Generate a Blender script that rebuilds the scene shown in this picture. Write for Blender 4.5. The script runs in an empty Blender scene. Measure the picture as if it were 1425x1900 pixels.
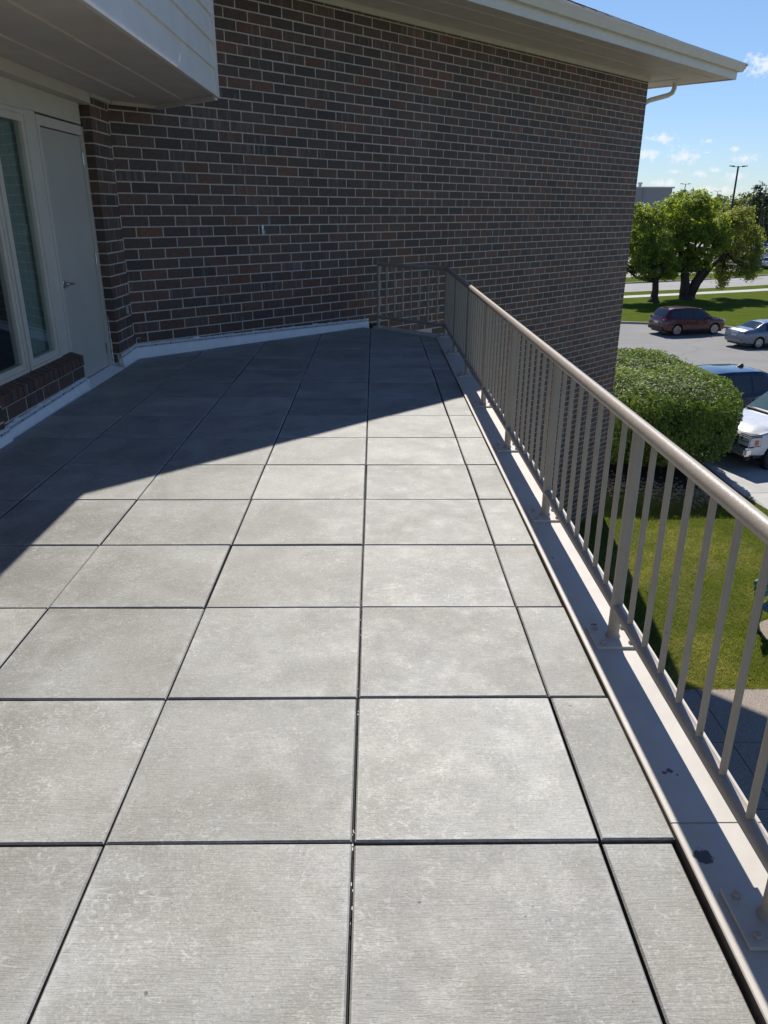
import bpy, bmesh, math, random
import numpy as np
from mathutils import Vector, Matrix, noise as mnoise
R = math.radians
rnd = random.Random(7)
nrg = np.random.default_rng(11)
scene = bpy.context.scene
COL = scene.collection

# ------------------------------------------------------------------ camera
CAMPOS = Vector((0.0542, -1.449, 1.4541)); YAW, PITCH, ROLL, FPX = 0.0130, -0.3783, 0.0037, 1413.5
cy, sy, cp, sp = math.cos(YAW), math.sin(YAW), math.cos(PITCH), math.sin(PITCH)
fwd = Vector((sy*cp, cy*cp, sp)); r0 = Vector((cy, -sy, 0)); u0 = r0.cross(fwd)
rgt = r0*math.cos(ROLL) + u0*math.sin(ROLL); upv = u0*math.cos(ROLL) - r0*math.sin(ROLL)
cam = bpy.data.cameras.new('camera'); camo = bpy.data.objects.new('camera', cam); COL.objects.link(camo)
m = Matrix.Identity(4)
for i in range(3):
    m[i][0] = rgt[i]; m[i][1] = upv[i]; m[i][2] = -fwd[i]; m[i][3] = CAMPOS[i]
camo.matrix_world = m
cam.sensor_fit = 'VERTICAL'; cam.sensor_height = 24; cam.lens = FPX/1900*24
cam.clip_start = 0.05; cam.clip_end = 6000
scene.camera = camo
scene.view_settings.view_transform = 'Standard'; scene.view_settings.look = 'None'
scene.view_settings.gamma = 1; scene.view_settings.use_curve_mapping = False
scene.view_settings.exposure = 0.10

# ------------------------------------------------------------------ sun and sky
SUN = Vector((0.09, 0.93, 1.0)).normalized()
sl = bpy.data.lights.new('sun', 'SUN'); sl.energy = 5.0; sl.angle = R(0.53); sl.color = (1.0, 0.955, 0.88)
so = bpy.data.objects.new('sun', sl); COL.objects.link(so)
so.rotation_mode = 'QUATERNION'; so.rotation_quaternion = SUN.to_track_quat('Z', 'Y'); so.location = (0, 0, 30)

world = bpy.data.worlds.new('World'); scene.world = world; world.use_nodes = True
nt = world.node_tree; nt.nodes.clear()
def wn(t, **k):
    n = nt.nodes.new(t)
    for a, b in k.items(): setattr(n, a, b)
    return n
out = wn('ShaderNodeOutputWorld'); bg = wn('ShaderNodeBackground'); sky = wn('ShaderNodeTexSky')
sky.sky_type = 'NISHITA'; sky.sun_disc = False
sky.sun_elevation = math.asin(SUN.z); sky.sun_rotation = math.atan2(SUN.x, SUN.y)
sky.altitude = 300; sky.air_density = 1.0; sky.dust_density = 0.0; sky.ozone_density = 2.0
SKYS = 0.080
bg.inputs['Strength'].default_value = SKYS
tc = wn('ShaderNodeTexCoord'); sep = wn('ShaderNodeSeparateXYZ'); nt.links.new(tc.outputs['Generated'], sep.inputs[0])
az = wn('ShaderNodeMath', operation='ARCTAN2'); nt.links.new(sep.outputs['X'], az.inputs[0]); nt.links.new(sep.outputs['Y'], az.inputs[1])
el = wn('ShaderNodeMath', operation='ARCSINE'); nt.links.new(sep.outputs['Z'], el.inputs[0])
cmb = wn('ShaderNodeCombineXYZ'); nt.links.new(az.outputs[0], cmb.inputs[0]); nt.links.new(el.outputs[0], cmb.inputs[1])
cn = wn('ShaderNodeTexNoise'); cn.inputs['Scale'].default_value = 110; cn.inputs['Detail'].default_value = 8; cn.inputs['Roughness'].default_value = 0.68
nt.links.new(cmb.outputs[0], cn.inputs['Vector'])
CLOUDS = [(24.3, 8.1, 1.5, .75), (18.97, 4.28, .95, .38), (20.29, 3.2, 1.05, .6), (21.59, 4.04, .45, .2), (23.32, 3.6, .5, .19), (24.04, 3.04, .9, .28), (18.03, 3.36, .8, .45), (19.92, 2.31, .6, .16), (21.44, 2.2, .7, .22),
          (22.28, 2.41, .4, .18), (23.54, 2.02, .75, .33), (21.65, 3.42, .3, .1), (19.69, 1.61, .7, .3), (22.59, 1.24, 1.6, .28), (19.08, 1.65, .6, .2), (27.8, 5.2, 1.0, .4), (29.5, 3.0, 1.2, .35)]
rc = random.Random(3)
for k in range(16):
    CLOUDS.append((rc.uniform(40, 345)-180 if k % 2 else rc.uniform(32, 170), rc.uniform(2, 14), rc.uniform(.6, 2.2), rc.uniform(.25, .7)))
CLOUDS = [c for c in CLOUDS if not (-28 < c[0] < 17.5)]
acc = None
for a, e, w, h in CLOUDS:
    v1 = wn('ShaderNodeVectorMath', operation='SUBTRACT'); nt.links.new(cmb.outputs[0], v1.inputs[0]); v1.inputs[1].default_value = (R(a), R(e), 0)
    v2 = wn('ShaderNodeVectorMath', operation='MULTIPLY'); nt.links.new(v1.outputs[0], v2.inputs[0]); v2.inputs[1].default_value = (1/R(w), 1/R(h), 0)
    v3 = wn('ShaderNodeVectorMath', operation='LENGTH'); nt.links.new(v2.outputs[0], v3.inputs[0])
    if acc is None: acc = v3.outputs['Value']
    else:
        mn = wn('ShaderNodeMath', operation='MINIMUM'); nt.links.new(acc, mn.inputs[0]); nt.links.new(v3.outputs['Value'], mn.inputs[1]); acc = mn.outputs[0]
nm = wn('ShaderNodeMath', operation='MULTIPLY_ADD'); nt.links.new(cn.outputs['Fac'], nm.inputs[0]); nm.inputs[1].default_value = 3.8; nm.inputs[2].default_value = -1.85
sb = wn('ShaderNodeMath', operation='SUBTRACT'); nt.links.new(nm.outputs[0], sb.inputs[0]); nt.links.new(acc, sb.inputs[1])
mr = wn('ShaderNodeMapRange'); nt.links.new(sb.outputs[0], mr.inputs[0]); mr.inputs[1].default_value = -0.85; mr.inputs[2].default_value = -0.05; mr.inputs[3].default_value = 0; mr.inputs[4].default_value = 0.85
mx = wn('ShaderNodeMix', data_type='RGBA'); nt.links.new(mr.outputs[0], mx.inputs[0]); hs = wn('ShaderNodeHueSaturation'); hs.inputs['Saturation'].default_value = 1.12; nt.links.new(sky.outputs[0], hs.inputs['Color'])
tn = wn('ShaderNodeMix', data_type='RGBA', blend_type='MULTIPLY'); tn.inputs[0].default_value = 1.0; nt.links.new(hs.outputs[0], tn.inputs[6]); hz = wn('ShaderNodeMapRange'); nt.links.new(el.outputs[0], hz.inputs[0]); hz.inputs[1].default_value = 0; hz.inputs[2].default_value = R(16); hz.inputs[3].default_value = 0; hz.inputs[4].default_value = 1
hc = wn('ShaderNodeMix', data_type='RGBA'); nt.links.new(hz.outputs[0], hc.inputs[0]); hc.inputs[6].default_value = (.74, .87, 1.18, 1); hc.inputs[7].default_value = (1.34, 1.27, 1.29, 1); hz2 = wn('ShaderNodeMapRange'); nt.links.new(el.outputs[0], hz2.inputs[0]); hz2.inputs[1].default_value = R(14); hz2.inputs[2].default_value = R(45)
hc2 = wn('ShaderNodeMix', data_type='RGBA'); nt.links.new(hz2.outputs[0], hc2.inputs[0]); nt.links.new(hc.outputs[2], hc2.inputs[6]); hc2.inputs[7].default_value = (.70, .88, 1.24, 1); nt.links.new(hc2.outputs[2], tn.inputs[7]); nt.links.new(tn.outputs[2], mx.inputs[6])
mx.inputs[7].default_value = (10.5, 11.0, 11.6, 1)
nt.links.new(mx.outputs[2], bg.inputs['Color']); nt.links.new(bg.outputs[0], out.inputs['Surface'])

# ------------------------------------------------------------------ helpers
WL = {}
def link(o, parent=None, loc=(0, 0, 0)):
    COL.objects.link(o); loc = Vector(loc); o.location = loc
    if parent is not None:
        o.parent = parent; o.matrix_parent_inverse = Matrix.Translation(-WL[parent.name])
    WL[o.name] = loc
    return o
def meta(o, label=None, cat=None, group=None, kind=None):
    if label: o['label'] = label
    if cat: o['category'] = cat
    if group: o['group'] = group
    if kind: o['kind'] = kind
    return o
def empty(name, loc=(0, 0, 0), **k):
    o = bpy.data.objects.new(name, None); o.empty_display_size = .2; link(o, None, loc); return meta(o, **k)
def mobj(name, verts, faces, mat, parent=None, smooth=False, center=True, mats=None, midx=None, ang=None):
    me = bpy.data.meshes.new(name)
    v = np.asarray(verts, dtype=float).reshape(-1, 3)
    c = (v.min(0)+v.max(0))/2 if center else np.zeros(3)
    me.from_pydata((v-c).tolist(), [], [tuple(f) for f in faces]); 
    for mm in (mats or [mat]): me.materials.append(mm)
    if midx is not None: me.polygons.foreach_set('material_index', midx)
    if smooth: me.polygons.foreach_set('use_smooth', [True]*len(me.polygons))
    if ang: me.set_sharp_from_angle(angle=R(ang))
    me.update()
    o = bpy.data.objects.new(name, me); return link(o, parent, c)
class MB:
    def __init__(s): s.v = []; s.f = []
    def add(s, v, f):
        n = len(s.v); s.v += [tuple(p) for p in v]; s.f += [tuple(i+n for i in q) for q in f]
    def box(s, a, b, ax=None, o=(0, 0, 0), bev=0):
        # box between local corners a,b ; ax = (ux,uy,uz) axes
        ux, uy, uz = ax or (Vector((1, 0, 0)), Vector((0, 1, 0)), Vector((0, 0, 1))); o = Vector(o)
        P = []
        for z in (a[2], b[2]):
            for x, y in ((a[0], a[1]), (b[0], a[1]), (b[0], b[1]), (a[0], b[1])):
                P.append(o+ux*x+uy*y+uz*z)
        s.add(P, [(0, 3, 2, 1), (4, 5, 6, 7), (0, 1, 5, 4), (1, 2, 6, 5), (2, 3, 7, 6), (3, 0, 4, 7)])
    def tube(s, pts, r, n=10, cap=True):
        pts = [Vector(p) for p in pts]; k = len(pts); rr = r if isinstance(r, (list, tuple)) else [r]*k
        prev = None; base = len(s.v)
        for i, p in enumerate(pts):
            t = (pts[min(i+1, k-1)]-pts[max(i-1, 0)]).normalized()
            if prev is None:
                a = t.orthogonal().normalized()
            else:
                a = (prev-t*prev.dot(t)).normalized()
            prev = a; b = t.cross(a)
            for j in range(n):
                w = 2*math.pi*j/n; s.v.append(tuple(p+(a*math.cos(w)+b*math.sin(w))*rr[i]))
        for i in range(k-1):
            for j in range(n):
                j2 = (j+1) % n
                s.f.append((base+i*n+j, base+i*n+j2, base+(i+1)*n+j2, base+(i+1)*n+j))
        if cap:
            s.f.append(tuple(base+j for j in reversed(range(n)))); s.f.append(tuple(base+(k-1)*n+j for j in range(n)))
    def prism(s, poly, z0, z1):
        n = len(poly); s.add([(p[0], p[1], z0) for p in poly]+[(p[0], p[1], z1) for p in poly],
              [tuple(reversed(range(n))), tuple(range(n, 2*n))]+[(i, (i+1) % n, n+(i+1) % n, n+i) for i in range(n)])
    def sweep(s, prof, path, updir=Vector((0, 0, 1)), sides=None):
        # prof: list of (out, z); path: list of points with outward dirs
        n = len(prof); base = len(s.v)
        for p, o in path:
            for a, z in prof: s.v.append(tuple(Vector(p)+Vector(o)*a+updir*z))
        for i in range(len(path)-1):
            for j in range(n-1):
                s.f.append((base+i*n+j, base+i*n+j+1, base+(i+1)*n+j+1, base+(i+1)*n+j))
    def obj(s, name, mat, parent=None, smooth=False, ang=None): return mobj(name, s.v, s.f, mat, parent, smooth or bool(ang), ang=ang)

def material(name, col=(.5, .5, .5), rough=.6, metal=0, spec=.5):
    mt = bpy.data.materials.new(name); mt.use_nodes = True; n = mt.node_tree.nodes; b = n['Principled BSDF']
    b.inputs['Base Color'].default_value = (*col, 1); b.inputs['Roughness'].default_value = rough; b.inputs['Metallic'].default_value = metal
    b.inputs['Specular IOR Level'].default_value = spec
    return mt
class NT:
    def __init__(s, mt): s.t = mt.node_tree; s.b = s.t.nodes['Principled BSDF']
    def n(s, t, ins=None, **k):
        nd = s.t.nodes.new(t)
        for a, b in k.items(): setattr(nd, a, b)
        for a, b in (ins or {}).items():
            if isinstance(b, bpy.types.NodeSocket): s.t.links.new(b, nd.inputs[a])
            else: nd.inputs[a].default_value = b
        return nd
    def coord(s, scale=(1, 1, 1), rand=0, kind='Object', rot=(0, 0, 0)):
        tcn = s.n('ShaderNodeTexCoord'); v = tcn.outputs[kind]
        if rand:
            oi = s.n('ShaderNodeObjectInfo'); mu = s.n('ShaderNodeMath', {0: oi.outputs['Random'], 1: rand}, operation='MULTIPLY')
            v = s.n('ShaderNodeVectorMath', {0: v, 1: mu.outputs[0]}, operation='ADD').outputs[0]
        mp = s.n('ShaderNodeMapping', {'Vector': v, 'Scale': scale, 'Rotation': rot}); return mp.outputs[0]
    def noise(s, v, scale, detail=4, rough=.55, dist=0):
        return s.n('ShaderNodeTexNoise', {'Vector': v, 'Scale': scale, 'Detail': detail, 'Roughness': rough, 'Distortion': dist}).outputs['Fac']
    def ramp(s, f, a, b, c0=0., c1=1.):
        return s.n('ShaderNodeMapRange', {0: f, 1: a, 2: b, 3: c0, 4: c1}).outputs[0]
    def mix(s, f, a, b, bt='MIX'):
        nd = s.n('ShaderNodeMix', data_type='RGBA', blend_type=bt)
        for i, x in ((0, f), (6, a), (7, b)):
            if isinstance(x, bpy.types.NodeSocket): s.t.links.new(x, nd.inputs[i])
            else: nd.inputs[i].default_value = x if i == 0 else (*x, 1)
        return nd.outputs[2]
    def math(s, op, a, b=0.): return s.n('ShaderNodeMath', {0: a, 1: b}, operation=op).outputs[0]
    def base(s, c): s.t.links.new(c, s.b.inputs['Base Color'])
    def rough(s, c): s.t.links.new(c, s.b.inputs['Roughness'])
    def bump(s, h, strength=.3, dist=.01):
        b = s.n('ShaderNodeBump', {'Height': h, 'Strength': strength, 'Distance': dist}); s.t.links.new(b.outputs[0], s.b.inputs['Normal'])

def simple(name, c, rough=.6, metal=0, var=.12, nscale=8, bump=0, rand=0, kind='Object', spec=.5, bscale=None):
    mt = material(name, c, rough, metal, spec); N = NT(mt); v = N.coord(rand=rand, kind=kind)
    f = N.noise(v, nscale, 5)
    N.base(N.mix(N.ramp(f, .3, .7), tuple(x*(1-var) for x in c), tuple(min(1, x*(1+var)) for x in c)))
    if bump: N.bump(N.noise(v, bscale or nscale*6, 4), bump, .005)
    return mt

# --- concrete paver
M_slab = material('concrete_paver', (.33, .32, .3), .6); N = NT(M_slab)
v = N.coord(rand=37.); oi = N.n('ShaderNodeObjectInfo')
big = N.noise(v, 2.6, 5, .6, .6); mid = N.noise(v, 9, 6, .65); fine = N.noise(v, 120, 3, .6)
vb = N.coord((14, 230, 14), rand=37.); broom = N.noise(vb, 1, 3, .6)
vb2 = N.coord((50, 420, 50), rand=11.); broom2 = N.noise(vb2, 1, 2, .6)
c = N.mix(N.ramp(big, .36, .64), (.215, .208, .176), (.35, .345, .308))
c = N.mix(N.ramp(N.noise(v, 1.7, 3, .5), .45, .75, 0, .45), c, (.27, .235, .19))
c = N.mix(N.ramp(mid, .50, .72, 0, .42), c, (.44, .44, .415))
# tangled pale scuffs
wv = N.noise(v, 26, 8, .8, 2.5); c = N.mix(N.math('MULTIPLY', N.ramp(wv, .53, .62, 0, .7), N.ramp(N.noise(v, 4.2, 3), .45, .6)), c, (.60, .60, .58))
wv2 = N.noise(v, 60, 6, .8, 1.5); c = N.mix(N.ramp(wv2, .55, .63, 0, .5), c, (.56, .56, .54)); c = N.mix(N.ramp(wv2, .44, .34, 0, .45), c, (.15, .145, .13))
# long thin scratches
vs = N.coord((1, 1, 1), rand=53.); wavd = N.noise(vs, 1.3, 2)
for sr, sc_x, sc_y, hit in ((.5, 1.1, 9, .60), (-.9, 1.4, 11, .62), (1.7, .9, 8, .61)):
    q1 = N.noise(N.coord((sc_x, sc_y, 1), rand=23., rot=(0, 0, sr)), 1.0, 2, .4, .25); line = N.math('ABSOLUTE', N.math('SUBTRACT', q1, .5))
    c = N.mix(N.math('MULTIPLY', N.ramp(line, 0, .0025, .4, 0), N.ramp(N.noise(v, 5.5+sr, 2), hit-.02, hit)), c, (.64, .64, .62))
co_ = N.n('ShaderNodeSeparateXYZ', {0: N.n('ShaderNodeTexCoord').outputs['Object']}); edg = N.math('MAXIMUM', N.math('ABSOLUTE', co_.outputs[0]), N.math('ABSOLUTE', co_.outputs[1]))
en = N.noise(v, 7, 6, .75); c = N.mix(N.math('MULTIPLY', N.ramp(edg, .262, .296, 0, 1), N.ramp(en, .50, .62, 0, .55)), c, (.56, .56, .54))
c = N.mix(N.ramp(edg, .294, .299, 0, .25), c, (.52, .52, .49))
c = N.mix(N.math('MULTIPLY', N.ramp(broom, .3, .7, 0, .34), N.ramp(N.noise(v, 14, 4, .7), .35, .65, .25, 1)), c, (.15, .145, .125))
c = N.mix(N.ramp(broom2, .5, .8, 0, .28), c, (.5, .49, .47))
c = N.mix(N.ramp(fine, .60, .72, 0, .5), c, (.12, .115, .10)); c = N.mix(N.ramp(N.noise(v, 170, 3, .7), .55, .7, 0, .35), c, (.58, .58, .55)); c = N.mix(N.ramp(N.noise(v, 38, 2, .5), .76, .78, 0, .8), c, (.06, .055, .05))
tint = N.ramp(oi.outputs['Random'], 0, 1, .88, 1.12)
hsv = N.n('ShaderNodeHueSaturation', {'Color': c, 'Value': tint, 'Saturation': .85}); N.base(hsv.outputs[0])
N.rough(N.ramp(mid, .3, .7, .46, .68))
hh = N.math('ADD', N.math('MULTIPLY', broom, 1.0), N.math('ADD', N.math('MULTIPLY', fine, .5), N.math('MULTIPLY', broom2, .6)))
N.bump(hh, .65, .0018)

M_slabside = simple('paver_side_dirt', (.10, .095, .088), .9, var=.4, nscale=40)
# --- brick: colour from object colour (single bricks) or from a face attribute (joined bricks)
def brick_mat(name, joined):
    mt = material(name, (.1, .06, .05), .62); N = NT(mt)
    if joined:
        at = N.n('ShaderNodeAttribute', attribute_name='tone'); colr = at.outputs['Color']; rn = at.outputs['Alpha']; v0 = N.n('ShaderNodeTexCoord').outputs['Object']
    else:
        oi = N.n('ShaderNodeObjectInfo'); colr = oi.outputs['Color']; rn = oi.outputs['Alpha']
        v0 = N.n('ShaderNodeVectorMath', {0: N.n('ShaderNodeTexCoord').outputs['Object'], 1: N.math('MULTIPLY', oi.outputs['Random'], 91.)}, operation='ADD').outputs[0]
    g = N.noise(N.n('ShaderNodeMapping', {'Vector': v0, 'Scale': (1, 1, 1)}).outputs[0], 26, 5, .6)
    c = N.mix(N.ramp(g, .3, .7), N.mix(1.0, colr, (.68, .68, .68), 'MULTIPLY'), N.mix(1.0, colr, (1.3, 1.3, 1.3), 'MULTIPLY'))
    st = N.noise(N.n('ShaderNodeMapping', {'Vector': v0, 'Scale': (26, 26, 2.2)}).outputs[0], 1, 3, .6)
    # raked vertical bloom, only on some bricks
    c = N.mix(N.math('MULTIPLY', N.ramp(st, .52, .66, 0, .42), N.ramp(rn, .62, .8)), c, (.24, .22, .225))
    gp_ = N.n('ShaderNodeNewGeometry').outputs['Position']; lf = N.ramp(N.noise(N.n('ShaderNodeMapping', {'Vector': gp_, 'Scale': (1, 1, .45)}).outputs[0], .9, 4, .6), .3, .7, .78, 1.22)
    c = N.n('ShaderNodeVectorMath', {0: c, 1: lf}, operation='MULTIPLY').outputs[0]
    sp_ = N.noise(v0, 55, 2); c = N.mix(N.ramp(sp_, .7, .76, 0, .4), c, (.2, .19, .18)); c = N.mix(N.ramp(N.noise(v0, 90, 3, .7), .34, .28, 0, .5), c, (.03, .024, .022))
    N.base(c); N.rough(N.ramp(g, .3, .7, .5, .75)); N.bump(N.math('ADD', N.math('MULTIPLY', st, .6), N.noise(v0, 140, 3)), .5, .0015)
    return mt
M_brick = brick_mat('brick_single', False); M_brickj = brick_mat('brick_joined', True)
M_mortar = simple('mortar', (.56, .485, .41), .9, var=.2, nscale=30, bump=.5, bscale=200)
M_beige = simple('beige_painted_wood', (.62, .56, .47), .55, var=.06, nscale=5, bump=.1, bscale=60)
M_soffit = simple('soffit_paint', (.66, .57, .48), .5, var=.08, nscale=3, bump=.08, bscale=40)
M_siding = simple('grey_beige_siding', (.78, .73, .67), .5, var=.05, nscale=4, bump=.15, bscale=50)
M_gutter = simple('gutter_metal', (.76, .70, .61), .38, var=.05, nscale=6)
M_door = simple('door_paint', (.50, .465, .40), .45, var=.05, nscale=3, bump=.05)
M_frame = simple('window_frame_paint', (.62, .565, .48), .5, var=.05, nscale=6)
M_rail = simple('railing_paint', (.405, .345, .285), .42, var=.07, nscale=14, bump=.22, bscale=90, rand=5)
N = NT(M_rail); bc_ = N.b.inputs['Base Color'].links[0].from_socket; vv_ = N.coord(rand=5); c = N.mix(N.ramp(N.noise(vv_, 34, 5, .75), .67, .70, 0, .8), bc_, (.10, .055, .035)); c = N.mix(N.ramp(N.noise(vv_, 7, 4, .6), .5, .75, 0, .3), c, (.36, .31, .26)); N.base(c)
M_steel = simple('brushed_steel', (.55, .55, .56), .28, metal=1, var=.08, nscale=30)
M_black = simple('black_rubber', (.02, .02, .02), .7)
M_dark = simple('dark_membrane', (.025, .025, .027), .9)
M_white_mem = simple('white_membrane', (.84, .84, .84), .45, var=.07, nscale=9, bump=.2, bscale=40)
M_seal = simple('white_sealant', (.72, .73, .73), .5, var=.15, nscale=20, bump=.5, bscale=60)
M_bar = simple('termination_bar', (.42, .44, .47), .45, var=.2, nscale=30)
M_caulk = simple('stained_caulk', (.5, .47, .40), .6, var=.3, nscale=25)
M_int = simple('room_interior', (.10, .10, .10), .9)
M_curtain = simple('curtain_cloth', (.36, .39, .36), .85, var=.08, nscale=10)

# coping: painted metal with two dark worn-through marks
M_coping = material('coping_painted_metal', (.56, .49, .42), .5); N = NT(M_coping); g_ = N.n('ShaderNodeNewGeometry').outputs['Position']
base_n = N.noise(g_, 6, 5, .6); c = N.mix(N.ramp(base_n, .3, .7), (.49, .445, .385), (.58, .53, .465))
c = N.mix(N.ramp(N.noise(g_, 45, 5, .7), .62, .72, 0, .35), c, (.38, .345, .30))
for (px_, py_, rr_) in ((.842, -.063, .025), (.868, .235, .011), (.852, .228, .007), (.885, .22, .005), (.872, 1.03, .014), (.87, 1.01, .012), (.846, 1.62, .008)):
    d_ = N.n('ShaderNodeVectorMath', {0: g_, 1: (px_, py_, .012)}, operation='DISTANCE').outputs['Value']
    dd = N.math('ADD', d_, N.math('MULTIPLY', N.math('SUBTRACT', N.noise(g_, 60, 4, .7), .5), rr_*1.7))
    c = N.mix(N.ramp(dd, rr_*.80, rr_*.90, .93, 0), c, (.045, .042, .05))
N.base(c); N.bump(N.noise(g_, 30, 4), .12, .004)

M_copside = simple('coping_side_shade', (.16, .12, .095), .85, var=.35, nscale=12, bump=.3)  # shade on the coping's inner face, painted in as dark brown
M_glass = bpy.data.materials.new('window_glass'); M_glass.use_nodes = True; t = M_glass.node_tree; t.nodes.clear()
o_ = t.nodes.new('ShaderNodeOutputMaterial'); mxs = t.nodes.new('ShaderNodeMixShader'); tr = t.nodes.new('ShaderNodeBsdfTransparent'); gl = t.nodes.new('ShaderNodeBsdfGlossy'); fr = t.nodes.new('ShaderNodeFresnel')
tr.inputs[0].default_value = (.84, .90, .88, 1); gl.inputs['Roughness'].default_value = .015; gl.inputs[0].default_value = (.95, 1, 1, 1); fr.inputs[0].default_value = 1.75
gm_ = t.nodes.new('ShaderNodeNewGeometry'); iv_ = t.nodes.new('ShaderNodeMath'); iv_.operation = 'SUBTRACT'; iv_.inputs[0].default_value = 1; t.links.new(gm_.outputs['Backfacing'], iv_.inputs[1]); mu_ = t.nodes.new('ShaderNodeMath'); mu_.operation = 'MULTIPLY'; t.links.new(fr.outputs[0], mu_.inputs[0]); t.links.new(iv_.outputs[0], mu_.inputs[1]); t.links.new(mu_.outputs[0], mxs.inputs[0]); t.links.new(tr.outputs[0], mxs.inputs[1]); t.links.new(gl.outputs[0], mxs.inputs[2]); t.links.new(mxs.outputs[0], o_.inputs[0])

# --- ground materials
def grass_mat(name, a, b, dry):
    mt = material(name, a, .95, spec=.03); N = NT(mt); g = N.n('ShaderNodeNewGeometry').outputs['Position']
    c = N.mix(N.ramp(N.noise(g, 1.1, 5, .6), .35, .65), a, b)
    c = N.mix(N.ramp(N.noise(g, .5, 6, .7), .47, .62, 0, .85), c, dry); c = N.mix(N.ramp(N.noise(g, 5, 5, .7), .5, .7, 0, .5), c, tuple(x*.5 for x in a))
    c = N.mix(N.ramp(N.noise(g, 28, 5, .7), .35, .65, 0, .6), c, tuple(x*.45 for x in a))
    N.base(c); N.bump(N.noise(g, 40, 5, .7), .8, .04); return mt
M_lawn = grass_mat('lawn_grass', (.085, .12, .016), (.125, .16, .028), (.27, .23, .11))
M_lawn2 = grass_mat('far_lawn_grass', (.085, .125, .008), (.12, .165, .014), (.13, .16, .02))
def asphalt_mat(name, a, b):
    mt = material(name, a, .85); N = NT(mt); g = N.n('ShaderNodeNewGeometry').outputs['Position']
    c = N.mix(N.ramp(N.noise(g, .22, 6, .6), .35, .65), a, b)
    c = N.mix(N.ramp(N.noise(g, 35, 4, .7), .4, .7, 0, .35), c, tuple(x*.6 for x in a))
    cr = N.n('ShaderNodeTexVoronoi', {'Vector': N.n('ShaderNodeVectorMath', {0: g, 1: N.n('ShaderNodeTexNoise', {'Vector': g, 'Scale': .5}).outputs['Color']}, operation='ADD').outputs[0], 'Scale': .16}, feature='DISTANCE_TO_EDGE').outputs['Distance']
    c = N.mix(N.ramp(cr, 0, .012, .4, 0), c, tuple(x*.35 for x in a)); N.base(c); N.bump(N.noise(g, 60, 3), .3, .01); return mt
M_asph = asphalt_mat('old_parking_asphalt', (.20, .19, .18), (.25, .24, .225))
M_road = asphalt_mat('street_concrete', (.30, .285, .265), (.34, .325, .30))
M_conc = simple('pale_concrete', (.46, .45, .42), .8, var=.12, nscale=1.5, bump=.3, bscale=60, kind='Object')
M_curb = simple('curb_concrete', (.36, .34, .31), .8, var=.15, nscale=2, bump=.3, bscale=60)
M_agg = material('exposed_aggregate', (.3, .26, .21), .75); N = NT(M_agg); g = N.n('ShaderNodeNewGeometry').outputs['Position']
vo = N.n('ShaderNodeTexVoronoi', {'Vector': g, 'Scale': 70}); c = N.mix(N.ramp(vo.outputs['Distance'], .1, .6), N.mix(N.n('ShaderNodeSeparateColor', {0: vo.outputs['Color']}).outputs[0], (.58, .46, .34), (.34, .28, .22)), (.24, .20, .165))
N.base(c); N.bump(vo.outputs['Distance'], .5, .006)
M_mulch = simple('dark_soil', (.045, .035, .028), .95, var=.4, nscale=20, bump=.6)
M_rock = simple('river_rock', (.30, .25, .19), .7, var=.3, nscale=6, rand=9)
M_ground = simple('distant_ground', (.10, .12, .06), .95, var=.3, nscale=.05)
M_paintw = simple('white_line_paint', (.7, .7, .68), .7, var=.1, nscale=3)
M_boxstore = simple('grey_render', (.30, .30, .30), .8, var=.05, nscale=.3)
M_cap = simple('pale_metal_cap', (.5, .52, .5), .5)
M_bark = simple('bark', (.05, .038, .03), .9, var=.4, nscale=12, bump=.8)
M_pole = simple('bronze_pole', (.035, .03, .028), .5)

def leaf_mat(name, a, b, trans=.35, rough=.5):
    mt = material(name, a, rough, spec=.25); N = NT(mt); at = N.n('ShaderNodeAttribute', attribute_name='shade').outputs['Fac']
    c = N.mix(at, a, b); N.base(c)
    tb = N.n('ShaderNodeBsdfTranslucent', {0: N.mix(1.0, c, (2.4, 2.5, .9), 'MULTIPLY')})
    ms = N.n('ShaderNodeMixShader', {0: trans}); t = N.t; t.links.new(N.b.outputs[0], ms.inputs[1]); t.links.new(tb.outputs[0], ms.inputs[2])
    t.links.new(ms.outputs[0], t.nodes['Material Output'].inputs[0]); return mt
M_leafA = leaf_mat('maple_leaves', (.10, .13, .035), (.27, .31, .08), .5)
M_leafB = leaf_mat('thin_maple_leaves', (.12, .135, .05), (.28, .28, .11), .48)
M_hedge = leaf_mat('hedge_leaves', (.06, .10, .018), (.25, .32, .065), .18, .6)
M_far = leaf_mat('distant_leaves', (.10, .12, .055), (.19, .21, .09), .4)
M_conif = leaf_mat('conifer_needles', (.035, .05, .035), (.07, .09, .055), .2)
M_blade = leaf_mat('grass_blades', (.085, .125, .018), (.36, .32, .16), .35, .6)

# ================================================================== SETTING
GZ = -4.8
def sheet(name, poly, z, mat, label=None, kind='structure', parent=None):
    o = mobj(name, [(p[0], p[1], z) for p in poly], [tuple(range(len(poly)))], mat, parent, center=True)
    return meta(o, label=label, kind=kind)
sheet('ground', [(-1500, -800), (1500, -800), (1500, 2500), (-1500, 2500)], -6.0, M_ground)
def slab_ground(name, poly, z0, z1, mat, label=None):
    mb = MB(); mb.prism(poly, z0, z1); return meta(mb.obj(name, mat), label=label, kind='structure')
LZ = -4.70
V = []; ys = [(6, -4.8), (16, -4.8), (24, -4.82), (27, -4.95), (31, -5.18), (35, -5.45), (39, -5.70), (42, -5.83), (45, -5.85), (75, -5.85)]
for y, z in ys: V += [(-40, y, z), (1.2, y, z), (110, y, z)]
F = []
for i in range(len(ys)-1):
    for j in range(2):
        if i == 0 and j == 0: continue
        F.append((i*3+j, i*3+j+1, i*3+j+4, i*3+j+3))
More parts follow.
